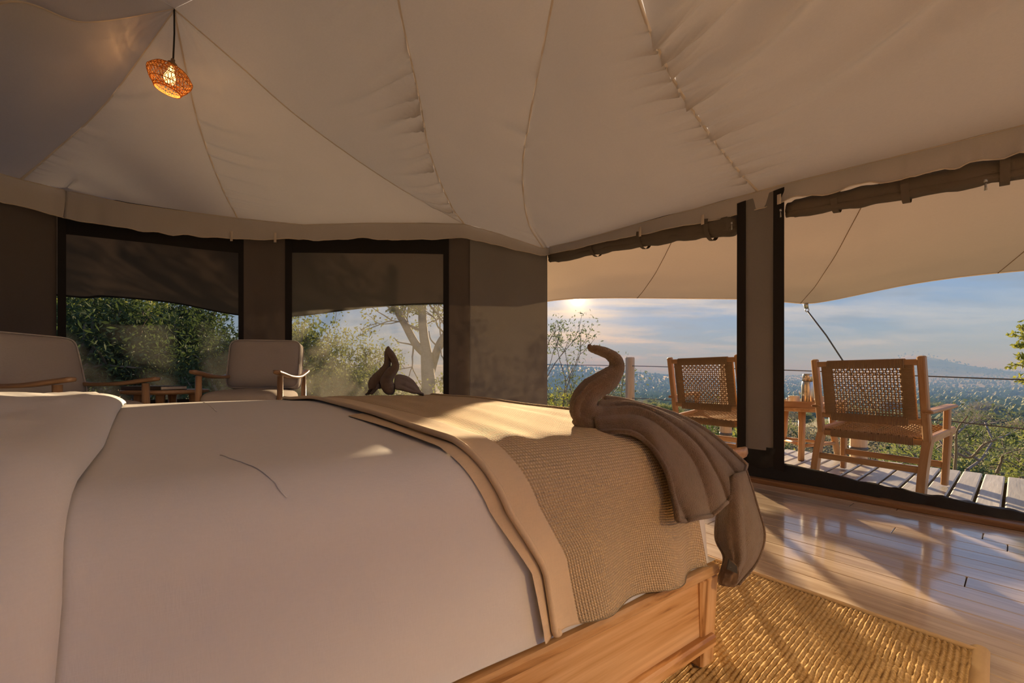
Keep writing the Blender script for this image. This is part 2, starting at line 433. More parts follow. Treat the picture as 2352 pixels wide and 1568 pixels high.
EAVE = [(-260, 300, 385), (-60, 385, 445), (0, 403, 465), (40, 414, 475), (150, 440, 507), (300, 472, 530), (430, 490, 545), (548, 505, 553), (700, 520, 557), (850, 516, 552), (960, 516, 557),
        (1065, 518, 549), (1150, 542, 570), (1245, 574, 591), (1330, 556, 577), (1480, 515, 541), (1700, 457, 500), (1795, 431, 470), (2000, 381, 431), (2352, 296, 365), (2700, 212, 300)]
ETOP = [(a, b) for a, b, c in EAVE]; EBOT = [(a, c) for a, b, c in EAVE]
def eave(px): return WZ(px, interp(ETOP, px), .05)

# ------------------------------------------------------------------ floor of boards
def poly_inside(x, y, poly):
    c = False; j = len(poly) - 1
    for i in range(len(poly)):
        xi, yi = poly[i]; xj, yj = poly[j]
        if (yi > y) != (yj > y) and x < (xj - xi) * (y - yi) / (yj - yi) + xi: c = not c
        j = i
    return c
POLY = PW + REAR
def build_floor():
    fl = thing('floor', 'polished honey brown timber floor boards inside the tent', None, (0, 0, 0), kind='structure')
    g = G(); pts = [Vector((x, y, -.03)) for x, y in POLY] + [Vector((x, y, -.10)) for x, y in POLY]
    n = len(POLY)
    F = [tuple(range(n - 1, -1, -1)), tuple(range(n, 2 * n))] + [(i, (i + 1) % n, n + (i + 1) % n, n + i) for i in range(n)]
    g.add(pts, F); mk('subfloor', g, MAT['sub'], fl, smooth=False)
    pitch = .105; d = 2.013 + pitch * 8 - .01
    row = 0
    while d > -2.4:
        s = -4.0; ins = []
        while s < 6:
            x, y = DX * d + FX * s, DY * d + FY * s
            if poly_inside(x, y, POLY): ins.append(s)
            s += .05
        if ins:
            a, b = ins[0], ins[-1]
            s = a - random.random() * 1.6; cut = [a]
            while True:
                s += 1.9 + hsh(row * 7 + len(cut)) * 1.1
                if s > b - .25: break
                if s > a + .25: cut.append(s)
            cut.append(b)
            for s0, s1 in zip(cut, cut[1:]):
                p0 = Vector((DX * d + FX * (s0 + .0012), DY * d + FY * (s0 + .0012), -.012)); p1 = Vector((DX * d + FX * (s1 - .0012), DY * d + FY * (s1 - .0012), -.012))
                mk('floor_board', G().beam(p0, p1, pitch - .0022, .024 + random.uniform(-.0005, .0005), .0018), MAT['floor'], fl, smooth=False)
        d -= pitch; row += 1
    # threshold timber along the door wall
    th = thing('trim_1', 'low brown timber threshold along the open tent side', None, (0, 0, 0), kind='structure')
    a, b = Vector((1.575, 2.75, 0)), Vector((3.3, .72, 0))
    i = Vector((-DX, -DY, 0)) * .11
    mk('threshold_board', G().beam(a + i + Vector((-.9, 1.1, .012)), b + i + Vector((0, 0, .012)), .085, .03, .006), MAT['thresh'], th, smooth=False)
build_floor()

# ------------------------------------------------------------------ tent walls, windows, flaps
def wall_strip(g, px0, px1, z0, z1, off=0.0, n=8, m=6, wave=.0, seed=0):
    def f(u, v):
        px = lerp(px0, px1, u); q = WP(px, off)
        zt = z1(px) if callable(z1) else z1
        zb = z0(px) if callable(z0) else z0
        w = wave * noise2(u * 4 + seed, v * 2 + seed)
        dr = (MID - q).normalized()
        return Vector((q.x + dr.x * w, q.y + dr.y * w, lerp(zb, zt, v)))
    return g.grid(f, n, m, (WP(px0) - WP(px1)).length, 2.0)
def ztop(px): return eave(px).z + .03
def build_walls():
    wl = thing('wall_left', 'dark brown canvas wall beside the armchairs', None, kind='structure')
    wall_strip(g := G(), -900, 131, -.05, ztop, 0, 30, 8, .02, 3); mk('canvas_panel', g, MAT['wall'], wl)
    wall_strip(g := G(), 130, 154, 0, ztop, .012, 2, 8); mk('webbing', g, MAT['web'], wl)
    wb = thing('wall_back', 'brown canvas wall with two screened windows', None, kind='structure')
    wall_strip(g := G(), 548, 562, 0, ztop, .012, 2, 8); mk('webbing', g, MAT['web'], wb)
    wall_strip(g := G(), 560, 660, -.05, ztop, .004, 10, 8, .012, 5); mk('canvas_panel', g, MAT['wall'], wb)
    wall_strip(g := G(), 656, 672, 0, ztop, .014, 2, 8); mk('webbing', g, MAT['web'], wb)
    wall_strip(g := G(), 1018, 1031, 0, ztop, .012, 2, 8); mk('webbing', g, MAT['web'], wb)
    wall_strip(g := G(), 1028, 1082, -.05, ztop, .004, 6, 8, .008, 8); mk('canvas_panel', g, MAT['wall'], wb)
    wall_strip(g := G(), 1078, 1262, .36, lambda p: ztop(p) - .03, .03, 24, 16, .02, 12); mk('canvas_flap', g, MAT['flap'], wb)
    wall_strip(g := G(), 1078, 1262, .352, .375, .034, 10, 1); mk('flap_hem', g, MAT['roll'], wb)
    wall_strip(g := G(), 1078, 1262, -.05, .355, .02, 14, 5, .02, 2); mk('base_skirt', g, MAT['flap'], wb)
    # window walls: sill panels and dark headers
    for i, (a, b) in enumerate(((152, 549), (671, 1020))):
        w = thing('window_%d' % (i + 1), ('insect screen window with bushes right outside, beside the corner armchair', 'insect screen window with forked tree outside, beside the canvas flap')[i], None, kind='structure')
        wall_strip(g := G(), a - 2, b + 2, -.05, .47, .002, 16, 4, .01, i); mk('sill_panel', g, MAT['wall'], w)
        wall_strip(g := G(), a - 2, b + 2, .455, .49, .012, 16, 1); mk('sill_webbing', g, MAT['web'], w)
        hd = (lambda px: WZ(px, interp([(152, 538), (548, 582)], px)).z) if i == 0 else (lambda px: WZ(px, interp([(671, 580), (1020, 584)], px)).z)
        wall_strip(g := G(), a - 2, b + 2, hd, ztop, .008, 16, 3, .01, i + 4); mk('header_band', g, MAT['web'], w)
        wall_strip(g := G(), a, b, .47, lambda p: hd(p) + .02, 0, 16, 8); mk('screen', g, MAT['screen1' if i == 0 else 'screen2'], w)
    # post of the door wall
    wr = thing('wall_right', 'canvas covered door post between the two open tent sides', None, kind='structure')
    def pz(px): return interp([(1700, 1.86), (1806, 1.88)], px)
    def post(g, a, b, z0, z1, off, nn=8, wave=.0, sd=0): return wall_strip(g, a, b, z0, z1, off, nn, 14, wave, sd)
    post(g := G(), 1701, 1806, .20, pz, .045, 12, .008, 4); mk('canvas_sleeve', g, MAT['flap'], wr)
    post(g := G(), 1701, 1806, .0, .22, .05, 12, .014, 9); mk('vinyl_base', g, MAT['vinyl'], wr)
    g = G()
    a, b = WP(1701), WP(1806); dv = Vector((DX, DY)) * .05
    g.beam(Vector((*((a + b) / 2), 0)), Vector((*((a + b) / 2), 1.98)), (a - b).length * .9, .05, .01, Vector((DX, DY, 0))); mk('timber_core', g, MAT['wall'], wr)
    post(g := G(), 1700, 1719, .02, pz, .056, 3, .002); mk('webbing', g, MAT['web'], wr)
    post(g := G(), 1781, 1808, .02, pz, .056, 3, .002); mk('webbing', g, MAT['web'], wr)
    # unseen back of the tent: canvas, plus two screen openings added for sky light
    wn = thing('wall_rear', 'canvas wall closing the tent behind the bed', None, kind='structure')
    ring = [PW[-1]] + REAR + [PW[0]]
    for i, ((x0, y0), (x1, y1)) in enumerate(zip(ring, ring[1:])):
        z0, z1 = (-.05, .25) if i < 2 else (-.05, 2.1)
        g = G().grid(lambda u, v: Vector((lerp(x0, x1, u), lerp(y0, y1, u), lerp(z0, z1, v))), 10, 4); mk('canvas_panel', g, MAT['wall'], wn)
        if i < 2:
            w = thing('window_%d' % (i + 3), 'tall insect screen side of the tent behind the bed', None, kind='structure')
            for a, b in ((0, .06), (.94, 1)):
                mk('canvas_edge', G().grid(lambda u, v: Vector((lerp(x0, x1, lerp(a, b, u)), lerp(y0, y1, lerp(a, b, u)), lerp(.25, 2.1, v))), 2, 4), MAT['wall'], w)
            mk('screen', G().grid(lambda u, v: Vector((lerp(x0, x1, lerp(.06, .94, u)), lerp(y0, y1, lerp(.06, .94, u)), lerp(.25, 2.1, v))), 4, 4), MAT['screen3'], w)
    # ground skirt of the opening
    def skirt(px0, px1, hz, name, parent):
        def f(u, v):
            px = lerp(px0, px1, u); h0 = interp([(1690, .13), (1820, .12), (2000, .085), (2352, .06), (2600, .05)], px)
            off = [.0, .01, .035, .075, .09][min(4, int(v * 4.001))]; z = [-.02, h0, h0 * .92, h0 * .35, .028][min(4, int(v * 4.001))]
            q = WP(px, off + .004 + .006 * noise2(u * 22, v * 5)); return Vector((q.x, q.y, z + .006 * noise2(u * 30 + 3, v * 4) * (v < .95)))
        return mk(name, G().grid(f, 80, 4, 2, .2), MAT['vinyl'], parent)
    sk = thing('trim_2', 'dark vinyl skirt folded along the bottom of the open tent side', None, kind='structure')
    skirt(1690, 2640, .1, 'vinyl_skirt', sk)
    # a frame rail above the openings
    fr = thing('trim_3', 'dark frame rail over the open tent side', None, kind='structure')
    q0, q1, q2 = WP(1261, -.03), WP(1750, -.03), Vector((3.3, .72))
    g = G(); g.beam(Vector((*q0, 2.0)), Vector((*q1, 1.93)), .06, .06, .01); g.beam(Vector((*q1, 1.93)), Vector((*q2, 1.86)), .06, .06, .01); mk('frame_rail', g, MAT['web'], fr)
build_walls()

def rolled_flap(label, pts, rad, ties, zips):
    path = catmull([WZ(px, py, -.035) for px, py in pts], 60)
    rad_ = [rad * (1 + .16 * noise2(i * .35, 3.3)) * (1 if 1 < i < 59 else .75) for i in range(61)]
    org = path[30].copy()
    t = thing('rolled_door_flap', label, 'tent flap', org)
    g = G().tube(path, rad_, 14, .8); mk('rolled_canvas', g, MAT['roll'], t, org=org)
    # loose fold lines along the roll
    for k in range(2):
        pp = [p + Vector((-DX * .03, -DY * .03, -.035 + .02 * k)) + Vector((0, 0, .006 * noise2(i * .4, k))) for i, p in enumerate(path)]
        mk('fold_edge', G().tube(pp, [r * .45 for r in rad_], 8, .8), MAT['roll'], t, org=org)
    for s in ties:
        i = int(s * 60); p = path[i]; tn = (path[min(60, i + 1)] - path[i - 1]).normalized(); nn = Vector((0, 0, 1)); bi = tn.cross(nn)
        ring = [p + (bi * cos(a) + nn * sin(a) * .95) * (rad_[i] * 1.12) for a in [k * pi / 10 for k in range(21)]]
        g = G()
        V = []; 
        for q in ring: V += [q - tn * .016, q + tn * .016]
        g.add(V, [(2 * k, 2 * k + 1, 2 * k + 3, 2 * k + 2) for k in range(20)]); mk('tie_strap', g, MAT['roll'], t, org=org)
    for px, py in zips:
        p = WZ(px, py, .12)
        g = G().tube([p, p - Vector((0, 0, .012))], .006, 8); g.tube([p - Vector((0, 0, .01)), p - Vector((0, 0, .05))], [.004, .007], 8, .4)
        mk('zip_pull', g, MAT['zinc'], t, org=org)
rolled_flap('grey brown rolled door flap between canvas corner and door post', [(1263, 588), (1400, 558), (1550, 531), (1697, 511)], .088, (.25, .5, .85), ((1697, 520),))
rolled_flap('grey brown rolled door flap over the wide opening beyond the door post', [(1806, 478), (1950, 453), (2150, 414), (2352, 374), (2620, 320)], .070, (.2, .42, .7), ((1807, 492), (2264, 430)))

# ------------------------------------------------------------------ tent ceiling
AP1 = P(400, 20, 2.404); AP2 = P(1360, -450, 1.545)
RM = AP1.lerp(AP2, .62)
def seam(a, b, pix, n=40):
    """curve from ridge point a to eave point b that passes through image points, at the depth of its chord"""
    pts = [a]
    for px, py in pix:
        lo, hi = 0.0, 1.0; want = (HOR - py) / FPX
        for _ in range(40):
            t = (lo + hi) / 2; q = a.lerp(b, t); r = (q.z - EYE) / q.y
            if r > want: lo = t
            else: hi = t
        q = a.lerp(b, t); pts.append(Vector(((px - CX) / FPX * q.y, q.y, q.z)))
    pts.append(b)
    return catmull(pts, n)
def build_ceiling():
    ce = thing('ceiling', 'sand coloured tent lining with pale seams', None, kind='structure')
    el = eave(-255)
    S0 = catmull([AP1, P(200, 50, 2.0), P(-30, 22, 1.72), el], 40)
    S1 = seam(AP1, eave(40), [(330, 120), (230, 250), (120, 350)])
    S2 = seam(AP1, eave(548), [(415, 100), (455, 280), (505, 420)])
    S3 = seam(AP1, eave(1065), [(550, 150), (700, 280), (900, 420)])
    S4 = seam(RM, eave(1065), [(915, 0), (962, 220), (990, 360), (1035, 470)])
    S5 = seam(AP2, eave(1245), [(1268, 10), (1215, 280), (1200, 400), (1213, 510)])
    S6 = seam(AP2, eave(1745), [(1468, 0), (1545, 180), (1620, 295), (1690, 385)])
    er = Vector((3.2, .75, 1.88)); S7 = catmull([AP2, AP2.lerp(er, .5) + Vector((0, 0, -.05)), er], 40)
    rb = [Vector((x, y, 2.05)) for x, y in REAR]
    def straight(a, b): return catmull([a, a.lerp(b, .5) - Vector((0, 0, .06)), b], 40)
    S8, S9 = straight(AP2, rb[0]), straight(AP2, rb[1]); S9b = straight(AP1, rb[1]); S10 = straight(AP1, rb[2])
    def panel(A, B, pa=None, pb=None, nu=40, sag=.06, wr=()):
        def f(u, v):
            i = min(39, int(v * 40)); t = v * 40 - i
            a = A[i].lerp(A[i + 1], t); b = B[i].lerp(B[i + 1], t)
            p = a.lerp(b, u)
            if pa is not None:
                p += v ** 3 * (eave(lerp(pa, pb, u)) - A[40].lerp(B[40], u))
            dn = -sag * 4 * u * (1 - u) * sin(pi * v) * (.4 + .6 * v)
            dn += .006 * noise2(u * 7 + pa if pa else u * 5, v * 4) * 4 * u * (1 - u)
            for side, v0, v1, amp, freq, reach, skew in wr:
                e = u if side == 0 else 1 - u
                d = e * (b - a).length
                w = sstep(v0, v0 + .08, v) * (1 - sstep(v1 - .08, v1, v)) * exp(-(d / reach) ** 1.3)
                ph = (v * freq + skew * d) * 2 * pi
                dn += amp * w * (sin(ph + 1.8 * noise2(v * 9, 1.5)) * .7 + .5 * sin(ph * 1.7 + 2)) * (.5 + .6 * noise2(v * 13, 7.7))
            return p + Vector((0, 0, dn))
        def of(u, v):
            k = int(round(v * 8)) * 5; p = A[k].lerp(B[k], u); h = Vector((p.x + .7, p.y - 1.0, 0)).normalized()
            return p + h * (.20 * v) + Vector((0, 0, .20 - .22 * v))
        mk('added_outer_fly', G().grid(of, 8, 8, 2, 2), MAT['outer'], ce)  # unseen second roof layer, added to blur and even out the sunlight
        return mk('lining_panel', G().grid(f, nu, 120, 2, 2), MAT['ceiling'], ce)
    panel(S0, S1, -255, 40, 40, .07)
    panel(S1, S2, 40, 548, 40, .07, ((0, .5, .95, .014, 26, .07, 0), (0, .3, .9, .010, 9, .25, 2)))
    panel(S2, S3, 548, 1065, 60, .09, ((0, .45, .95, .022, 14, .45, -1.2),))
    panel(S3, S4, None, None, 60, .05, ((1, .30, .93, .075, 20, .20, -2.2), (1, .1, .6, .03, 9, .40, -1.6)))
    panel(S4, S5, 1065, 1245, 40, .03, ((1, .2, .95, .02, 9, .14, 1),))
    panel(S5, S6, 1245, 1745, 60, .06, ((0, .3, .8, .022, 8, .14, 1), (1, .22, .95, .045, 22, .16, .6)))
    panel(S6, S7, 1745, 2640, 80, .05, ((0, .22, .92, .055, 20, .26, -1.1), (1, .05, .75, .11, 7, .9, -.6)))
    panel(S7, S8, None, None, 20, .08); panel(S8, S9, None, None, 20, .08); panel(S9, S9b, None, None, 20, .05)
    panel(S9b, S10, None, None, 20, .08); panel(S10, S0, None, None, 20, .08)
    # front side of the ridge: the panel between the two tops on the near side is S9..S9b
    for s, r in ((S0, .004), (S1, .006), (S2, .005), (S3, .004), (S4, .005), (S5, .005), (S6, .006)):
        V = []; m = len(s)
        for i, p in enumerate(s):
            tn = (s[min(i + 1, m - 1)] - s[max(i - 1, 0)]).normalized(); sd = tn.cross(Vector((0, 0, 1))).normalized() * (r * 1.5); dn = Vector((0, 0, -.003))
            V += [p + sd, p + dn - Vector((0, 0, .003)), p - sd]
        mk('seam', G().add(V, [(3 * i + k, 3 * i + k + 1, 3 * i + k + 4, 3 * i + k + 3) for i in range(m - 1) for k in (0, 1)]), MAT['seam'], ce)
    # triangular cap where both ridge ends meet
    def val(u, v):
        px = lerp(-255, 2640, u); t, b = interp(ETOP, px), interp(EBOT, px)
        q0 = WZ(px, t, .05); zb = EYE + (HOR - b) / FPX * WP(px).y
        amp = .018 * v
        q = WP(px, .052 + .012 * v + amp * (noise2(px * .021, 0) + .6 * noise2(px * .055, 4)))
        return Vector((q.x, q.y, lerp(q0.z, zb + .012 * noise2(px * .03, 9), v)))
    mk('valance', G().grid(val, 260, 6, 6, .15), MAT['ceiling'], ce)
    mk('valance_hem', G().tube([val(i / 260, 1) for i in range(261)], .004, 6), MAT['seam'], ce)
    mk('valance_seam', G().tube([val(i / 260, .02) - Vector((0, 0, .0)) for i in range(261)], .003, 6), MAT['seam'], ce)
    for px in (536, 640, 1483, 1626, 1797):
        p0 = WZ(px, interp(EBOT, px) - 14, .085); p1 = WZ(px, interp(EBOT, px) + 8, .085)
        mk('toggle_tab', G().beam(p0, p1, .022, .004, .001, Vector((DX, DY, 0)) if px > 1250 else (0, 1, 0)), MAT['seam'], ce)
build_ceiling()

# ------------------------------------------------------------------ awning outside the open side, and fly overhang at the windows
def build_awning():
    inner = [WP(1261, -.02), WP(1480, -.02), WP(1750, -.02), WP(2100, -.02), WP(2352, -.02), Vector((3.35, .66))]
    iz = [2.04, 2.02, 2.0, 1.98, 1.96, 1.94]
    inn = catmull([Vector((*q, z)) for q, z in zip(inner, iz)], 60)
    outer = [P(1215, 699, 4.95), P(1265, 691, 4.85), P(1340, 685, 4.70), P(1500, 684, 4.66), P(1700, 687, 4.73), P(1800, 694, 4.9), P(1850, 697, 5.01), P(1905, 690, 4.85), P(2100, 650, 4.2), P(2352, 622, 3.65), P(2800, 590, 2.9)]
    out = catmull(outer, 60)
    org = Vector((2.4, 3.4, 1.7))
    aw = thing('awning', 'tan canvas awning stretched over the deck with corner guy rope', 'awning', org)
    def f(u, v):
        i = min(59, int(u * 60)); t = u * 60 - i
        a = inn[i].lerp(inn[i + 1], t); b = out[i].lerp(out[i + 1], t)
        p = a.lerp(b, v); p.z += -.10 * sin(pi * v) * sin(pi * u) + .006 * noise2(u * 9, v * 7)
        return p
    mk('canvas', G().grid(f, 120, 40, 4, 3), MAT['awning'], aw, org=org)
    mk('edge_hem', G().tube([f(i / 120, 1) for i in range(121)], .008, 6), MAT['seam'], aw, org=org)
    mk('seam_line', G().tube([f(.575 - .0 * i, i / 40) - Vector((0, 0, .004)) for i in range(5, 41)], .003, 6), MAT['rope'], aw, org=org)
    mk('seam_line', G().tube([f(.28, i / 40) - Vector((0, 0, .004)) for i in range(41)], .003, 6), MAT['rope'], aw, org=org)
    mk('seam_line', G().tube([f(.88, i / 40) - Vector((0, 0, .004)) for i in range(41)], .003, 6), MAT['rope'], aw, org=org)
    c = P(1850, 697, 5.01)
    g = G().tube([c + Vector((0, 0, .01)), c + Vector((.03, .02, -.06))], [.03, .022], 8, .5)
    for k in range(9):
        pass
    ring = [c + Vector((.035 + .022 * cos(a), .02, -.075 + .025 * sin(a))) for a in [k * pi / 6 for k in range(13)]]
    g.tube(ring, .006, 6)
    mk('corner_fitting', g, MAT['zinc'], aw, org=org)
    e = P(1945, 842, 5.05)
    r = mk('guy_rope', G().tube([c + Vector((.04, .02, -.09)), c.lerp(e, .5), e + (e - c) * .9], .0085, 6), MAT['cable'], aw, org=org)
    # fly overhang at the window side
    inner = [Vector((-3.95, .6)), Vector((-3.7, 2.5)), WP(152, -.04), WP(350, -.04), WP(548, -.04), WP(670, -.04), WP(850, -.04), WP(1020, -.04), WP(1100, -.04), WP(1261, -.02)]
    zi = [2.12, 2.14, 2.14, 2.12, 2.10, 2.10, 2.10, 2.10, 2.08, 2.04]
    inn = catmull([Vector((*q, z)) for q, z in zip(inner, zi)], 60)
    outer = [Vector((-5.0, .6, 1.5)), Vector((-4.95, 2.6, 1.5)), P(140, 678, 3.95), P(250, 680, 4.0), P(400, 696, 4.2), P(545, 723, 4.5), P(672, 726, 4.75), P(850, 704, 4.75), P(1025, 697, 4.75), P(1216, 699, 4.95)]
    out = catmull(outer, 60)
    org = Vector((-2.0, 4.2, 1.8))
    fy = thing('fly_overhang', 'dark brown canvas roof overhang outside the screened windows', 'awning', org)
    mk('canvas', G().grid(f, 100, 14, 6, 1), MAT['fly'], fy, org=org)
    mk('edge_hem', G().tube([f(i / 100, 1) for i in range(101)], .012, 6), MAT['web'], fy, org=org)
build_awning()

# ------------------------------------------------------------------ deck and railing
def build_deck():
    dk = thing('deck_floor', 'grey weathered timber deck planks outside the tent', None, (0, 0, -.06), kind='structure')
    n0 = -.001 - 40 * .101
    for k in range(75):
        n = n0 + k * .101
        # plank runs along D from the wall to the deck edge
        base = Vector((.618 * n, -.786 * n, -.02))
        a, b = 2.93, 4.36 + .05 * (hsh(k) - .5)
        if n < -4.3 or n > 1.9: continue
        p0 = base + Vector((DX * a, DY * a, 0)); p1 = base + Vector((DX * b, DY * b, 0))
        mk('deck_plank', G().beam(p0 - Vector((0, 0, -.06)) + Vector((0, 0, -.06)), p1, .089, .034 + .003 * hsh(k + 50), .006), MAT['deck'], dk, smooth=False, org=(0, 0, -.06))
    for d in (3.1, 3.7, 4.25):
        c = [Vector((DX * d + FX * s, DY * d + FY * s, -.095)) for s in (-1.8, 4.2)]
        mk('joist', G().beam(c[0], c[1], .06, .11, .005), MAT['bark'], dk, smooth=False, org=(0, 0, -.06))
    for d, s in ((4.2, -1.5), (4.2, .5), (4.2, 2.4), (4.2, 4.0)):
        q = Vector((DX * d + FX * s, DY * d + FY * s, 0)); mk('pile', G().tube([q + Vector((0, 0, -4.5)), q + Vector((0, 0, -.15))], .08, 10), MAT['pole'], dk, org=(0, 0, -.06))
build_deck()
def edge_pt(px, d=4.42):
    k = (px - CX) / FPX; Y = d / (DX * k + DY); return Vector((k * Y, Y, 0))
def build_railing():
    posts = [(1235, .95), (1447, .934), (1667, .86), (1972, .27), (2420, .76)]
    org = edge_pt(1667)
    rl = thing('wire_railing', 'round pole and wire railing along the deck edge', 'railing', org)
    tops = []
    for i, (px, h) in enumerate(posts):
        b = edge_pt(px); r = .058
        p = mk('railing_post', G().tube([b + Vector((0, 0, -1.6)), b + Vector((0, 0, h * .5)), b + Vector((0, 0, h - .01)), b + Vector((0, 0, h))], [r * 1.05, r, r, r * .9], 14), MAT['pole'], rl, org=org)
        mk('metal_band', G().tube([b + Vector((0, 0, .06)), b + Vector((0, 0, .085))], r * 1.07, 14), MAT['cable'], p, org=org)
    for tab in ([(1200, 838), (1300, 838), (1447, 840), (1560, 843), (1810, 850), (1972, 857), (2135, 864), (2352, 872), (2420, 874)],
                [(1200, 914), (1300, 915), (1447, 914), (1560, 920), (1810, 931), (1972, 945), (2135, 962), (2352, 985), (2420, 990)]):
        pts = []
        for px, py in tab:
            q = edge_pt(px, 4.40); q.z = EYE + (HOR - py) / FPX * q.y; pts.append(q)
        mk('wire', G().tube(catmull(pts, 60), .005, 6), MAT['cable'], rl, org=org)
build_railing()

# ------------------------------------------------------------------ bed
BO = Vector((.487, .930, 0)); BL = Vector((.831, .557, 0)); BW = Vector((-.557, .831, 0))
def B(l, w, z): return BO - BL * l + BW * w + Vector((0, 0, z))
BEDW = 1.62; BEDL = 2.06
def topz(l, w): return .553 + .024 * (w / 1.6) + .028 * sin(pi * max(0, min(1, w / 1.6))) * min(1, max(0, l + .1) / .5) + .005 * noise2(l * 3, w * 3)
def drape(l, w, off=0.0, r=.085, l0=.012, l1=2.02, w0=.035, w1=1.585, zmin=.248, flare=.02):
    """cloth point (l,w) laid over the rounded mattress: beyond an edge the cloth goes round it and down"""
    def prof(s, lo, hi):
        if s < lo + r:
            e = (lo + r) - s; q = r * pi / 2
            if e < q: a = e / r; return lo + r - r * sin(a), -(r - r * cos(a)), -sin(a)
            return lo - flare * min(1, (e - q) / .25), -r - (e - q), -1
        if s > hi - r:
            e = s - (hi - r); q = r * pi / 2
            if e < q: a = e / r; return hi - r + r * sin(a), -(r - r * cos(a)), sin(a)
            return hi + flare * min(1, (e - q) / .25), -r - (e - q), 1
        return s, 0, 0
    pl, zl, nl = prof(l, l0, l1); pw, zw, nw = prof(w, w0, w1)
    z = topz(pl, pw) + zl + zw
    return B(pl + nl * off, pw + nw * off, max(z + off * max(0, 1 - abs(nl) - abs(nw)), zmin + off * .5))
def build_bed():
    bed = thing('bed', 'low double bed frame of pale knotty timber with tapered legs', 'bed', B(1.0, .8, 0))
    org = bed.location.copy()
    W_ = MAT['bedwood']
    def bb(name, a, b, w, h, up=(0, 0, 1), parent=bed, bev=.005, **k): return mk(name, G().beam(a, b, w, h, bev, up, **k), W_, parent, smooth=False, org=org)
    for w_, s in ((0, 1), (BEDW, -1)):
        bb('top_rail', B(0, w_ + .05 * s, .231), B(BEDL, w_ + .05 * s, .231), .10, .022)
        bb('side_panel', B(.05, w_ + .024 * s, .152), B(BEDL - .04, w_ + .024 * s, .152), .02, .136)
        bb('lower_rail', B(.02, w_ + .02 * s, .075), B(BEDL - .02, w_ + .02 * s, .075), .046, .028)
        for l_ in (.035, BEDL - .04):
            mk('leg', G().beam(B(l_, w_ + .035 * s, .22), B(l_, w_ + .035 * s, .0125), .062, .07, .005, BL, .05, .05), W_, bed, smooth=False, org=org)
    bb('foot_rail', B(.05, .1, .2315), B(.05, BEDW - .1, .2315), .10, .021)
    bb('foot_panel', B(.03, .06, .15), B(.03, BEDW - .06, .15), .02, .13)
    bb('head_rail', B(BEDL - .05, .1, .2315), B(BEDL - .05, BEDW - .1, .2315), .10, .021)
    for k in range(12):
        bb('slat', B(.16 + k * .155, .1, .214), B(.16 + k * .155, BEDW - .1, .214), .08, .016)
    hb = mk('headboard', G().beam(B(BEDL + .02, -.05, .55), B(BEDL + .02, BEDW + .05, .55), .03, .72, .01), W_, bed, smooth=False, org=org)
    # mattress wrapped in the white cover
    la, lb, wa, wb = -.36, 2.40, -.36, 1.98
    def f(u, v):
        l = lerp(la, lb, u); w = lerp(wa, wb, v); p = drape(l, w, .0, zmin=.2465)
        k = max(0, min(1, (.45 - p.z) / .2))
        p += (BW * -1 if w < .5 else BW) * (.010 * k * noise2(l * 6, 2.2)) * (1 if .1 < l < 2 else 0)
        return p
    ma = mk('mattress', G().grid(f, 110, 96, 2.7, 2.3), MAT['sheet'], None, org=B(1, .8, .245))
    tag(ma, 'mattress under smooth ivory cotton cover on the low bed', 'mattress')
    # creases of the ironed sheet
    for a, b in (((1.05, 1.38), (.98, .72)), ((.95, .20), (.88, .05))):
        pts = [drape(lerp(a[0], b[0], t / 20) + .0015 * noise2(t * .7, 1), lerp(a[1], b[1], t / 20), .0005) for t in range(21)]
        mk('crease', G().tube(pts, .0013, 6, .5), MAT['sheet'], ma, org=B(1, .8, .245))
    # turned back duvet at the head end
    def dv(u, v):
        w = lerp(-.34, 1.93, v)
        le = interp([(-.34, 1.075), (.0, 1.06), (.3, 1.09), (.8, 1.17), (1.6, 1.30), (1.95, 1.32)], w)
        l = lerp(le, 2.02, max(0, (u - .16) / .84)) if u > .16 else le
        th = .034 + .010 * noise2(w * 2.5, 5) 
        if u < .16:
            a = (u / .16) * pi * .5; l = le + .07 * (1 - sin(a)) * 0 + .065 * (1 - cos(a)) ; off = .006 + th * sin(a)
        else:
            l = lerp(le + .065, 2.02, (u - .16) / .84); off = .006 + th + .010 * sin(pi * (u - .16) / .84) + .007 * noise2(l * 9, w * 6) + .004 * noise2(l * 24, w * 17)
        return drape(l, w, off)
    du = mk('duvet', G().grid(dv, 60, 90, 1, 2.2), MAT['sheet'], None, org=B(1.6, .8, .56)); tag(du, 'thick ivory duvet folded back at the head of the bed', 'duvet')
    pc = B(1.80, 1.20, .665); R = Matrix.Rotation(atan2(BW.y, BW.x), 3, 'Z')
    g = G().cushion(pc, (.62, .42, .12), 1.2, 10, R)
    pl = mk('pillow', g, MAT['pillow'], None, org=pc - Vector((0, 0, .07))); tag(pl, 'plump cream pillow at the far side of the bed head', 'pillow')
build_bed()

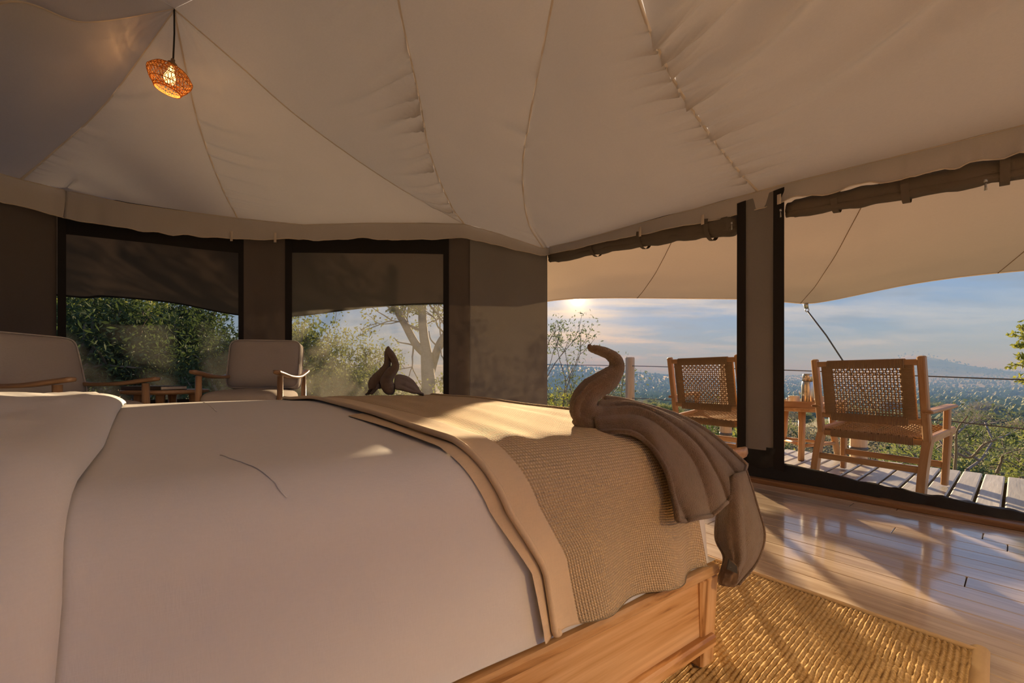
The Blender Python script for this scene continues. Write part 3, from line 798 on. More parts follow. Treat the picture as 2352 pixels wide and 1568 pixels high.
def build_runner():
    def edges(w):           # foot and head edges of the runner along the cloth
        return interp([(-.30, .06), (-.05, .075), (.05, .085), (1.9, .095)], w), interp([(-.33, .485), (-.12, .515), (-.02, .575), (.12, .635), (.5, .685), (1.0, .725), (1.6, .79), (1.9, .81)], w)
    org = B(.4, .8, .58)
    def cl(off):
        def f(u, v):
            w = lerp(-.292, 1.90, v); a, b = edges(w)
            l = lerp(a, b, u)
            ww = w + (.05 * sin(pi * min(1, max(0, u))) + .015 * noise2(u * 5, 1)) * max(0, 1 - v / .12)
            p = drape(l, ww, off, zmin=.252)
            k = max(0, min(1, (.47 - p.z) / .2)) if w < .5 else 0
            p -= BW * (k * (.016 + .013 * sin(l * 34 + 1.0) + .008 * noise2(l * 11, 3)))
            if w > .1: p.z += .0035 * noise2(l * 22, w * 2.2) * (1 if w < 1.5 else .3)
            return p
        return f
    f = cl(.009)
    ru = mk('bed_runner', G().grid(lambda u, v: f(.0 + u * .90, v), 60, 120, .55, 2.2), MAT['waffle'], None, org=org); tag(ru, 'beige waffle knit throw laid across the foot of the bed', 'throw')
    f2 = cl(.013)
    mk('border', G().grid(lambda u, v: f2(.885 + u * .115, v), 6, 120, .06, 2.2), MAT['wborder'], ru, org=org)
    mk('border_edge', G().tube([cl(.012)(1.0, i / 120) for i in range(121)], .006, 8), MAT['wborder'], ru, org=org)
    mk('hem', G().tube([cl(.012)(.0, i / 120) for i in range(26, 121)], .005, 6), MAT['waffle'], ru, org=org)
    # second folded layer showing behind the border
    f3 = cl(.004)
    mk('under_fold', G().grid(lambda u, v: f3(.97 + u * .09, v * .36) , 4, 60, .05, .8), MAT['wborder'], ru, org=org)
build_runner()

# ------------------------------------------------------------------ towels folded as animals
def subtube(g, pts, n=40, seg=18, flat=1.0, up=(0, 1, 0), rough=.0):
    path = catmull([p for p, r in pts], n); rr = catmull([Vector((r, 0, 0)) for p, r in pts], n)
    rad = [max(.0012, q.x) * (1 + rough * noise2(i * .9, 2)) for i, q in enumerate(rr)]
    return g.tube(path, rad, seg, flat, up)
def cloth_patch(lines, nu=60, nv=40, pleat=0.0, npl=4, nrm=(0, -1, .35), seed=0):
    rows = [catmull(l, nv) for l in lines]
    nrm = Vector(nrm).normalized()
    cols = [catmull([r[j] for r in rows], nu) for j in range(nv + 1)]
    def f(u, v):
        j = min(nv, int(round(v * nv))); i = min(nu, int(round(u * nu)))
        p = cols[j][i].copy()
        w = abs(sin(pi * npl * u + .9 * noise2(u * 3 + seed, v * 2))) ** .75 * (.7 + .5 * noise2(u * 4 + seed, 3.1))
        p += nrm * (pleat * sstep(0, .35, v) * (w - .4) + .003 * noise2(u * 9 + seed, v * 6))
        return p
    return f
def build_towel1():
    org = P(1400, 990, .90)
    t = thing('towel_swan', 'brown terry towel folded as swan, trailing off the bed corner nearest the bench', 'towel', org)
    Yn = .915
    def q(px, py, r, dy=0): return (P(px, py, Yn + dy), r * Yn / FPX)
    g = G(); subtube(g, [q(1500, 972, 14), q(1440, 972, 22), q(1385, 966, 30), q(1350, 952, 36), q(1340, 925, 31), q(1356, 897, 29), q(1390, 875, 27), q(1414, 850, 20), q(1414, 828, 16), q(1398, 813, 13), q(1374, 804, 11), q(1357, 799, 8), q(1353, 790, 3)], 70, 20, .95, rough=.04)
    mk('neck', g, MAT['terry'], t, org=org)
    # rolled seam along the neck
    g = G(); subtube(g, [q(1402, 858, 8, -.012), q(1385, 872, 10, -.02), q(1352, 893, 10, -.022), q(1328, 925, 10, -.024), q(1326, 955, 10, -.026), q(1345, 985, 9, -.026)], 40, 12, .6, rough=.1)
    mk('roll_edge', g, MAT['terry'], t, org=org)
    g = G(); subtube(g, [q(1330, 955, 22, -.01), q(1350, 976, 20, -.02), q(1400, 984, 15, -.02), q(1470, 990, 10, -.01)], 30, 14, .9, rough=.05)
    mk('base_roll', g, MAT['terry'], t, org=org)
    L_ = [[P(1372, 990, .86), P(1470, 1000, .84), P(1525, 1070, .815), P(1548, 1140, .80), P(1557, 1197, .79)],
          [P(1366, 962, .88), P(1480, 962, .88), P(1562, 1038, .865), P(1605, 1115, .855), P(1628, 1184, .85)],
          [P(1368, 938, .90), P(1470, 938, .92), P(1583, 1005, .93), P(1643, 1090, .925), P(1668, 1155, .92)],
          [P(1374, 922, .92), P(1462, 926, .95), P(1578, 972, 1.0), P(1655, 1045, 1.01), P(1700, 1108, 1.0)],
          [P(1385, 912, .94), P(1455, 924, .98), P(1560, 954, 1.05), P(1640, 1000, 1.08), P(1716, 1066, 1.07)]]
    f = cloth_patch(L_, 80, 50, .034, 3.6, (-.3, -.8, .5))
    w = mk('wing', G().grid(f, 80, 50, .5, .5), MAT['terry'], t, org=org)
    md = w.modifiers.new('thick', 'SOLIDIFY'); md.thickness = .007; md.offset = 1
    mk('wing_hem', G().tube([f(i / 80, 1) for i in range(81)], .0048, 8), MAT['terry'], w, org=org)
    mk('wing_edge', G().tube([f(0, i / 50) for i in range(51)], .0055, 8), MAT['terry'], w, org=org)
    mk('back_edge', G().tube([f(1, i / 50) for i in range(51)], .007, 8), MAT['terry'], w, org=org)
    L2 = [[P(1672, 1095, .965), P(1652, 1160, .955), P(1645, 1235, .95), P(1664, 1283, .945), P(1649, 1338, .935)],
          [P(1685, 1090, .955), P(1682, 1165, .925), P(1684, 1240, .915), P(1690, 1290, .91), P(1668, 1345, .925)],
          [P(1700, 1085, .97), P(1712, 1160, .945), P(1722, 1235, .93), P(1716, 1292, .925), P(1684, 1346, .935)],
          [P(1714, 1080, 1.03), P(1737, 1155, 1.01), P(1755, 1226, .98), P(1740, 1287, .96), P(1696, 1342, .95)]]
    f = cloth_patch(L2, 50, 50, .008, 3, (-.3, -.9, .1), 4)
    w = mk('tail', G().grid(f, 50, 50, .3, .5), MAT['terry'], t, org=org)
    md = w.modifiers.new('thick', 'SOLIDIFY'); md.thickness = .008; md.offset = 1
    mk('tail_edge', G().tube([f(0, i / 50) for i in range(51)], .0035, 8), MAT['terry'], w, org=org)
    mk('tail_edge', G().tube([f(1, i / 50) for i in range(51)], .0035, 8), MAT['terry'], w, org=org)
    # flat woven corner with the black maker's tag
    Lc = [[P(1666, 1280, .91), P(1655, 1310, .905), P(1648, 1341, .90)], [P(1682, 1287, .895), P(1672, 1318, .888), P(1664, 1346, .888)], [P(1697, 1305, .885), P(1694, 1330, .880), P(1688, 1348, .885)]]
    fc = cloth_patch(Lc, 16, 16, 0, 2)
    mk('flat_hem', G().grid(fc, 16, 16), MAT['terryhem'], t, org=org)
    a, b, c, d = P(1675, 1285, .885), P(1670, 1307, .880), P(1694, 1317, .872), P(1693, 1300, .877)
    g = G(); th = Vector((.0, .004, 0)); g.add([a, b, c, d, a + th, b + th, c + th, d + th], [(0, 1, 2, 3), (7, 6, 5, 4), (0, 4, 5, 1), (1, 5, 6, 2), (2, 6, 7, 3), (3, 7, 4, 0)])
    tg = mk('label_tag', g, MAT['black'], t, org=org, smooth=False, label='small black woven tag with pale letters')
    cu = bpy.data.curves.new('tag_text', 'FONT'); cu.body = 'BLUE'; cu.size = .0075; cu.align_x = 'LEFT'; cu.extrude = .0002
    m = m_plain('tag_thread', (.20, .18, .16), .7); cu.materials.append(m)
    tmp = bpy.data.objects.new('tmp', cu); COL.objects.link(tmp); bpy.context.view_layer.update()
    me = bpy.data.meshes.new_from_object(tmp.evaluated_get(bpy.context.evaluated_depsgraph_get())); bpy.data.objects.remove(tmp)
    me.materials.clear(); me.materials.append(m)
    to = bpy.data.objects.new('tag_lettering', me); COL.objects.link(to); to.parent = tg
    ex = (c - b).normalized(); nz = ex.cross((a - b)).normalized(); ey = nz.cross(ex)
    if nz.y > 0: nz = -nz; 
    to.matrix_local = Matrix(((ex.x, ey.x, nz.x, 0), (ex.y, ey.y, nz.y, 0), (ex.z, ey.z, nz.z, 0), (0, 0, 0, 1)))
    pos = b + ex * .004 + ey * .006 + nz * .0012 - org; to.matrix_local.translation = pos
def build_towel2():
    org = P(890, 904, 1.96)
    t = thing('towel_swan', 'brown terry towel folded as swan on the far side of the bed', 'towel', org)
    Yn = 1.95
    def q(px, py, r, dy=0): return (P(px, py, Yn + dy), r * Yn / FPX)
    g = G(); subtube(g, [q(905, 893, 10), q(895, 892, 15), q(888, 876, 14), q(896, 858, 13), q(908, 842, 9), q(905, 826, 8), q(897, 812, 8), q(892, 802, 5.5), q(892, 795, 2)], 50, 16, 1.0, rough=.05)
    mk('neck', g, MAT['terry'], t, org=org)
    g = G(); subtube(g, [q(862, 893, 14, .02), q(862, 878, 15, .02), q(876, 860, 13, .02), q(888, 842, 9, .01), q(890, 825, 7, .01), q(889, 810, 6, 0), q(892, 797, 3, 0)], 50, 16, 1.0, rough=.05)
    mk('neck_roll', g, MAT['terry'], t, org=org)
    L_ = [[P(908, 892, 1.93), P(925, 897, 1.92), P(950, 902, 1.93), P(972, 905, 1.95)], [P(906, 876, 1.98), P(930, 880, 2.0), P(950, 891, 2.0), P(974, 905, 2.0)],
          [P(906, 864, 2.03), P(928, 863, 2.07), P(952, 876, 2.08), P(970, 904, 2.06)], [P(904, 862, 2.10), P(922, 860, 2.16), P(946, 872, 2.17), P(968, 903, 2.14)]]
    f = cloth_patch(L_, 50, 30, .016, 4, (0, -.6, .8), 2)
    w = mk('wing', G().grid(f, 50, 30), MAT['terry'], t, org=org); md = w.modifiers.new('thick', 'SOLIDIFY'); md.thickness = .008; md.offset = 1
    L2 = [[P(858, 885, 1.97), P(850, 893, 1.97), P(838, 905, 1.97)], [P(866, 880, 2.0), P(858, 892, 2.02), P(846, 906, 2.0)], [P(872, 884, 1.93), P(866, 896, 1.92), P(856, 907, 1.93)]]
    f = cloth_patch(L2, 20, 16, .004, 2, (0, -.6, .8), 6); w = mk('tail', G().grid(f, 20, 16), MAT['terry'], t, org=org); md = w.modifiers.new('thick', 'SOLIDIFY'); md.thickness = .008
build_towel1(); build_towel2()

# ------------------------------------------------------------------ bench at the foot of the bed
def build_bench():
    c = B(-.30, .85, 0); bn = thing('bench', 'low timber bench with upturned rounded ends behind the bed foot', 'bench', c)
    # local frame along W
    def prof(s):  # seat height along the bench, upturned ends
        e = max(0, abs(s - .85) - .55) / .18
        return .375 + .075 * min(1.15, e) ** 1.6
    path = [B(-.31, s, prof(s)) for s in [.115 + i * (1.585 - .115) / 40 for i in range(41)]]
    g = G(); n = 12
    V = []; C = []
    for i, p in enumerate(path):
        e = min(i, 40 - i); wd = .14 * sqrt(1 - (1 - min(1, e / 3 + .02)) ** 2) + .03; hh = .019 * min(1, .75 + e / 8)
        for k in range(n):
            a = 2 * pi * k / n; ca, sa = math.copysign(abs(cos(a)) ** .5, cos(a)), math.copysign(abs(sin(a)) ** .7, sin(a))
            V.append(p - BL * (ca * wd) + Vector((0, 0, sa * hh))); C.append((i * .037, ca * wd, sa * hh))
    F = [(i * n + k, i * n + (k + 1) % n, (i + 1) * n + (k + 1) % n, (i + 1) * n + k) for i in range(40) for k in range(n)] + [tuple(range(n - 1, -1, -1)), tuple(range(40 * n, 41 * n))]
    g.add(V, F, C); mk('seat', g, MAT['chairwood'], bn, org=c)
    for s in (.24, 1.46):
        for l in (-.40, -.22):
            top = B(l + .01, s, prof(s) - .015); bot = B(l - (.025 if l < -.3 else -.02), s + (-.06 if s < 1 else .06), .006)
            mk('leg', G().tube([top, top.lerp(bot, .5), bot], [.022, .020, .014], 12), MAT['chairwood'], bn, org=c)
build_bench()

# ------------------------------------------------------------------ rug
def build_rug():
    C = Vector((1.166, .989, 0)); e1 = Vector((-.634, .773, 0)); e2 = Vector((-.773, -.634, 0))
    org = C + e1 * .8 + e2 * .6
    rg = thing('jute_rug', 'golden brown ribbed jute rug beneath the foot of the bed', 'rug', org)
    LW, LD = 2.3, 1.5; NR = 210
    def f(u, v):
        a = .012 + u * (LW - .024); rib = .5 - .5 * cos(2 * pi * u * NR + .22 * noise2(v * 20, u * 40))
        wob = .0012 * noise2(v * 24, u * NR * .2) 
        return C + e1 * (a + wob) + e2 * (.035 + v * (LD - .05)) + Vector((0, 0, .005 + .0042 * rib + .0030 * rib * noise2(floor(u * NR + .25) * 3.7, v * 105)))
    g = G().grid(f, NR * 4, 230, LW, LD)
    mk('jute_weave', g, MAT['jute'], rg, org=org)
    g = G().beam(C + e2 * .02 + Vector((0, 0, .006)), C + e2 * .02 + e1 * LW + Vector((0, 0, .006)), .012, .012, .003); mk('edge_binding', g, MAT['rugtape'], rg, org=org)
    g = G().grid(lambda u, v: C + e2 * (v * LD) + e1 * (-.014 + .034 * u) + Vector((0, 0, .004 + .009 * sin(pi * min(1, u * 1.1)) ** .5)), 8, 40, .03, LD); mk('edge_binding', g, MAT['rugtape'], rg, org=org)
build_rug()

# ------------------------------------------------------------------ armchairs, side table, book
def armchair(label, loc, rz, s=1.0):
    """local: x to the sitter's left, -y forward; front posts at y=0"""
    a = thing('armchair', label, 'armchair', loc, rz, 'cushioned armchairs by the windows')
    W2 = .265 * s; D_ = .56 * s
    for sx in (-1, 1):
        x = sx * W2
        mk('leg', G().tube([(x, 0, .006), (x, 0, .35), (x, .005, .685)], [.016, .022, .019], 12), MAT['armwood'], a)
        mk('leg', G().tube([(x * .98, D_ + .08, .006), (x * .98, D_ + .01, .40), (x * .98, D_ + .02, .70)], [.016, .022, .017], 12), MAT['armwood'], a)
        pts = catmull([(x, -.075, .716), (x, .0, .705), (x, .18 * s, .682), (x, .38 * s, .680), (x, D_ * .95, .705), (x * 1.02, D_ + .09, .735)], 30)
        g = G(); V = []; C = []
        for i, p in enumerate(pts):
            u = i / 30; wd = .034 * (1 - .35 * abs(2 * u - 1) ** 2) * (1 if 0 < i < 30 else .45); th = .012 if 0 < i < 30 else .006
            for dx, dz in ((-wd, -th * .5), (-wd * .8, -th), (wd * .8, -th), (wd, -th * .5), (wd, th * .5), (wd * .8, th), (-wd * .8, th), (-wd, th * .5)):
                V.append(p + Vector((dx, 0, dz))); C.append((u * .7, dx, dz))
        F = [(i * 8 + k, i * 8 + (k + 1) % 8, i * 8 + 8 + (k + 1) % 8, i * 8 + 8 + k) for i in range(30) for k in range(8)] + [tuple(range(7, -1, -1)), tuple(range(240, 248))]
        g.add(V, F, C); mk('armrest', g, MAT['armwood'], a)
        mk('side_rail', G().beam((x, .0, .40), (x, D_, .34), .024, .05, .004), MAT['armwood'], a)
    mk('front_rail', G().beam((-W2, 0, .40), (W2, 0, .40), .024, .05, .004), MAT['armwood'], a)
    mk('rear_rail', G().beam((-W2, D_, .36), (W2, D_, .36), .024, .05, .004), MAT['armwood'], a)
    mk('back_frame', G().beam((-W2, D_ + .02, .70), (W2, D_ + .02, .70), .022, .045, .004), MAT['armwood'], a)
    mk('seat_cushion', G().cushion((0, .23 * s, .505), (2 * W2 - .02, .56 * s, .16), .6), MAT['cush'], a)
    R = Matrix.Rotation(math.radians(-12), 3, 'X') @ Matrix.Rotation(pi / 2, 3, 'X')
    c = Vector((0, D_ - .085, .775)); d = (2 * W2 + .012, .40, .15)
    cu = mk('back_cushion', G().cushion(c, d, .9, 12, R), MAT['cush'], a)
    def ring(zz):
        pts = []
        for k in range(65):
            ph = 2 * pi * k / 64; sg = lambda v, e: math.copysign(abs(v) ** e, v)
            pts.append(c + R @ Vector((sg(cos(ph), .22) * d[0] / 2 * .985, sg(sin(ph), .22) * d[1] / 2 * .985, zz)))
        return pts
    mk('piping', G().tube(ring(d[2] * .30), .0045, 6), MAT['piping'], cu); mk('piping', G().tube(ring(-d[2] * .30), .0045, 6), MAT['piping'], cu)
    return a
# right-hand chair: front posts seen at px 643 and 455
rp = Vector((-.5825 * 2.85, 2.85, 0)); wdir = Vector((-.98, -.20, 0))
armchair('taupe cushioned armchair between the two screened windows', rp + wdir * .257, atan2(.98, -.20) - pi / 2, .97)
armchair('taupe cushioned armchair in the corner by the dark canvas wall', Vector((-2.235, 2.20, 0)), pi / 2 + .03, .92).scale = (1, 1, .935)
def build_side_table():
    c = Vector((-2.475, 2.855, 0)); t = thing('side_table', 'small round walnut table between the armchairs', 'table', c)
    mk('table_top', G().lathe([(.0, .558), (.20, .558), (.238, .566), (.245, .575), (.24, .588), (.0, .588)], 36), MAT['armwood'], t)
    for k in range(4):
        a = k * pi / 2 + .5
        mk('leg', G().tube([(.15 * cos(a), .15 * sin(a), .56), (.185 * cos(a), .185 * sin(a), .006)], [.027, .018], 12), MAT['armwood'], t)
    b = thing('book', 'dark hardcover book lying on the small round table', 'book', c + Vector((-.02, -.07, .588)), -.08)
    mk('back_cover', G().box((0, 0, .003), (.29, .20, .004), .001), MAT['cover'], b, smooth=False)
    mk('pages', G().box((.004, .002, .0145), (.28, .19, .019), .001), MAT['page'], b, smooth=False)
    fc = mk('front_cover', G().box((0, 0, .026), (.29, .20, .004), .001), MAT['cover'], b, smooth=False)
    mk('spine', G().box((0, -.099, .0145), (.29, .004, .026), .001), MAT['cover'], b, smooth=False)
    mk('cover_print', G().box((0, .02, .0284), (.07, .022, .001), .0002), MAT['page'], fc, smooth=False)
build_side_table()

# ------------------------------------------------------------------ pendant lamp
def build_lamp():
    top = P(400, 20, 2.404); base = P(398, 135, 2.404); org = base.copy()
    lp = thing('pendant_lamp', 'glowing woven rattan pendant lamp hanging from the tent peak', 'lamp', org)
    mk('cord', G().tube([top + Vector((0, 0, .05)), top.lerp(base, .5) + Vector((.004, 0, 0)), base], .0045, 8), MAT['black'], lp, org=org)
    R = Matrix.Rotation(.18, 3, 'Y')
    o2 = org - Vector((0, 0, .0))
    def T(v): return o2 + R @ Vector(v)
    g = G().lathe([(.004, .0), (.010, -.004), (.011, -.02), (.022, -.026), (.026, -.036), (.024, -.048), (.0, -.05)], 16)
    g.V = [T(v) for v in g.V]; mk('lamp_holder', g, MAT['armwood'], lp, org=org)
    PR = [(.035, -.045), (.075, -.065), (.103, -.098), (.106, -.115), (.092, -.15), (.072, -.178), (.062, -.195)]
    prof = catmull([Vector((r, 0, z)) for r, z in PR], 24)
    sh = None
    def ring(k, rr):
        r, z = prof[k].x, prof[k].z
        return G().tube([T((r * cos(a), r * sin(a), z)) for a in [i * 2 * pi / 40 for i in range(41)]], rr, 6)
    sh = mk('shade', ring(24, .0035), MAT['rattan'], lp, org=org)
    for k in (0, 4, 9, 13, 17, 21):
        mk('hoop', ring(k, .0026), MAT['rattan'], sh, org=org)
    g = G(); n = 46
    for i in range(n):
        for sgn in (1, -1):
            pts = []
            for k in range(0, 25, 2):
                a = 2 * pi * i / n + sgn * .10 * sin(k * pi / 4 + i)
                pts.append(T((prof[k].x * cos(a), prof[k].x * sin(a), prof[k].z)))
            g.tube(pts, .0016, 4, cap=False)
    ca = mk('cane_strands', g, MAT['rattan'], sh, org=org, kind='stuff')
    t = NT('bulb_glow'); e = t.n('Emission'); e.inputs[0].default_value = (1.0, .55, .18, 1); e.inputs[1].default_value = 4
    mb = t.done(e.outputs[0])
    g = G().lathe([(.0, -.05), (.013, -.055), (.014, -.075), (.026, -.105), (.029, -.125), (.022, -.146), (.0, -.155)], 16); g.V = [T(v) for v in g.V]
    mk('bulb', g, mb, lp, org=org)
    pl = bpy.data.lights.new('bulb_light', 'POINT'); pl.energy = 2.0; pl.color = (1.0, .52, .2); pl.shadow_soft_size = .02
    po = bpy.data.objects.new('bulb_light', pl); COL.objects.link(po); po.parent = lp; po.location = R @ Vector((0, 0, -.12)) + Vector((0, 0, -.05))
build_lamp()

def build_floor_lamp():
    c = Vector((.98, -.22, 0)); lp = thing('floor_lamp', 'timber tripod floor lamp with linen shade standing beside the jute rug', 'lamp', c)
    for k in range(3):
        a = k * 2 * pi / 3 + .4
        mk('leg', G().tube([(.26 * cos(a), .26 * sin(a), .006), (.02 * cos(a), .02 * sin(a), 0.84)], [.014, .016], 10), MAT['chairwood'], lp)
    mk('hub', G().lathe([(0, .80), (.04, .80), (.04, .86), (.012, .87), (.012, .98), (0, .98)], 16), MAT['black'], lp)
    ms = m_cloth('lamp_linen', (.75, .66, .52), (.85, .70, .50), .7, weave=300)
    mk('lamp_shade', G().lathe([(.22, .88), (.17, 1.18)], 32, caps=False), ms, lp)
    t = NT('lamp_bulb'); e = t.n('Emission'); e.inputs[0].default_value = (1.0, .66, .34, 1); e.inputs[1].default_value = 10; mb = t.done(e.outputs[0])
    mk('bulb', G().lathe([(0, .98), (.03, 1.0), (.035, 1.03), (.02, 1.06), (0, 1.065)], 14), mb, lp)
    pl = bpy.data.lights.new('lamp_light', 'POINT'); pl.energy = 92; pl.color = (1.0, .64, .31); pl.shadow_soft_size = .06
    po = bpy.data.objects.new('lamp_light', pl); COL.objects.link(po); po.parent = lp; po.location = (0, 0, 1.02)
build_floor_lamp()

# ------------------------------------------------------------------ rope chairs on the deck
def deck_chair(label, loc, rz):
    """local: +y is the sitting direction (outwards), x across; rear posts at y=0, seat level .31"""
    c = thing('rope_chair', label, 'chair', loc, rz, 'woven rope lounge chairs on the deck')
    Wd = .27; M_ = MAT['chairwood']; lean = -.10
    posts = []
    for sx in (-1, 1):
        x = sx * Wd
        p = mk('back_post', G().beam((x, .02, .25), (x, lean + .02, .80), .036, .04, .006, (0, 1, 0)), M_, c, smooth=False)
        # curved rear leg sweeping backwards
        pts = catmull([(x, .04, .33), (x, -.01, .24), (x, -.055, .12), (x, -.085, .004)], 16)
        g = G(); V = []; C = []
        for i, q in enumerate(pts):
            w = .019; h = .026 - .006 * i / 16
            for dx, dy in ((-w, -h), (w, -h), (w, h), (-w, h)): V.append(q + Vector((dx, dy, 0))); C.append((i * .02, dx, dy))
        F = [(i * 4 + k, i * 4 + (k + 1) % 4, i * 4 + 4 + (k + 1) % 4, i * 4 + 4 + k) for i in range(16) for k in range(4)] + [(3, 2, 1, 0), (64, 65, 66, 67)]
        g.add(V, F, C); mk('leg', g, M_, c, smooth=False)
        mk('leg', G().beam((x, .335, .34), (x * .97, .30, .004), .034, .044, .005, (0, 1, 0), .03, .032), M_, c, smooth=False)
        mk('seat_rail', G().beam((x, -.01, .305), (x, .41, .345), .030, .045, .005), M_, c, smooth=False)
        mk('armrest', G().beam((x + sx * .012, -.05, .475), (x + sx * .012, .355, .50), .055, .022, .007), M_, c, smooth=False)
        mk('arm_post', G().beam((x, .31, .34), (x, .32, .495), .03, .036, .005, (0, 1, 0)), M_, c, smooth=False)
    def yb(z): return .02 + (z - .25) / .55 * lean
    mk('top_rail', G().beam((-Wd, yb(.765), .765), (Wd, yb(.765), .765), .024, .036, .005), M_, c, smooth=False)
    mk('bottom_rail', G().beam((-Wd, yb(.415), .415), (Wd, yb(.415), .415), .024, .034, .005), M_, c, smooth=False)
    mk('rear_seat_rail', G().beam((-Wd, .02, .290), (Wd, .02, .290), .03, .036, .005), M_, c, smooth=False)
    mk('front_seat_rail', G().beam((-Wd, .40, .345), (Wd, .40, .345), .03, .036, .005), M_, c, smooth=False)
    mk('rear_stretcher', G().beam((-Wd, -.05, .135), (Wd, -.05, .135), .022, .04, .005), M_, c, smooth=False)
    mk('front_stretcher', G().beam((-Wd, .315, .13), (Wd, .315, .13), .022, .04, .005), M_, c, smooth=False)
    # woven back: real cords
    x0, x1 = -.195, .195; z0, z1 = .415, .765; nx, nz = 22, 20
    g = G()
    for i in range(nx):
        x = lerp(x0 + .022, x1 - .022, i / (nx - 1))
        for dd in (0,):
            pts = [(x + dd, yb(lerp(z0, z1, k / 20)) + .006 * (1 if (i + k) % 2 else -1), lerp(z0, z1, k / 20)) for k in range(21)]
            g.tube(pts, .0048, 5, cap=False, up=(0, 1, 0), flat=.6)
    for k in range(nz):
        z = lerp(z0 + .035, z1 - .03, k / (nz - 1))
        pts = [(lerp(x0 - .01, x1 + .01, i / 22), yb(z) - .005 * (1 if (i + k) % 2 else -1), z) for i in range(23)]
        g.tube(pts, .0050, 5, cap=False, flat=.6)
    for sx in (-1, 1):     # dense wrapped side bands and rail wraps
        for k in range(64):
            z = lerp(z0 + .0, z1 - .0, k / 63); xx = sx * .205
            g.tube([(xx - .026, yb(z) + .009, z), (xx + .026, yb(z) + .009, z), (xx + .029, yb(z), z), (xx + .026, yb(z) - .009, z), (xx - .026, yb(z) - .009, z), (xx - .029, yb(z), z), (xx - .026, yb(z) + .009, z)], .0032, 4, cap=False)
    for zz, hh in ((.765, .022), (.415, .020)):
        for k in range(62):
            x = lerp(x0, x1, k / 61); y = yb(zz)
            g.tube([(x, y - .016, zz - hh - .012), (x, y - .016, zz + hh * .8), (x, y, zz + hh), (x, y + .016, zz + hh * .8), (x, y + .016, zz - hh)], .0031, 4, cap=False, up=(1, 0, 0))
    mk('woven_back', g, MAT['rope'], c, kind='stuff')
    g = G()
    def zs(y): return .314 + y / .40 * .053 - .02 * sin(pi * max(0, min(1, y / .40)))
    for i in range(26):
        x = lerp(-.21, .21, i / 25)
        g.tube([(x, y, zs(y) + .004 * (1 if (i + k) % 2 else -1)) for k, y in enumerate([.01 + j * .39 / 24 for j in range(25)])], .0052, 4, cap=False, flat=.7)
    for k in range(25):
        y = .02 + k * .37 / 24
        g.tube([(lerp(-.25, .25, i / 26), y, zs(y) - .004 * (1 if (i + k) % 2 else -1)) for i in range(27)], .0052, 4, cap=False, flat=.7)
    for k in range(66):
        x = lerp(-.21, .21, k / 65)
        g.tube([(x, .003, .268), (x, .000, .290), (x, .003, .312), (x, .036, .314)], .0032, 4, cap=False, up=(1, 0, 0))
    mk('woven_seat', g, MAT['rope'], c, kind='stuff')
    return c
def chair_at(label, L, R, s=1.0):
    L, R = Vector(L), Vector(R); m = (L + R) / 2; d = R - L
    deck_chair(label, (m.x, m.y, 0), atan2(d.y, d.x)).scale = (s, s, s)
chair_at('woven rope chair on the deck in the wide opening beyond the door post', (2.185, 2.80, 0), (2.425, 2.345, 0))
chair_at('woven rope chair on the deck showing between towel swan and door post', (1.455, 3.50, 0), (1.755, 3.06, 0), 1.06)

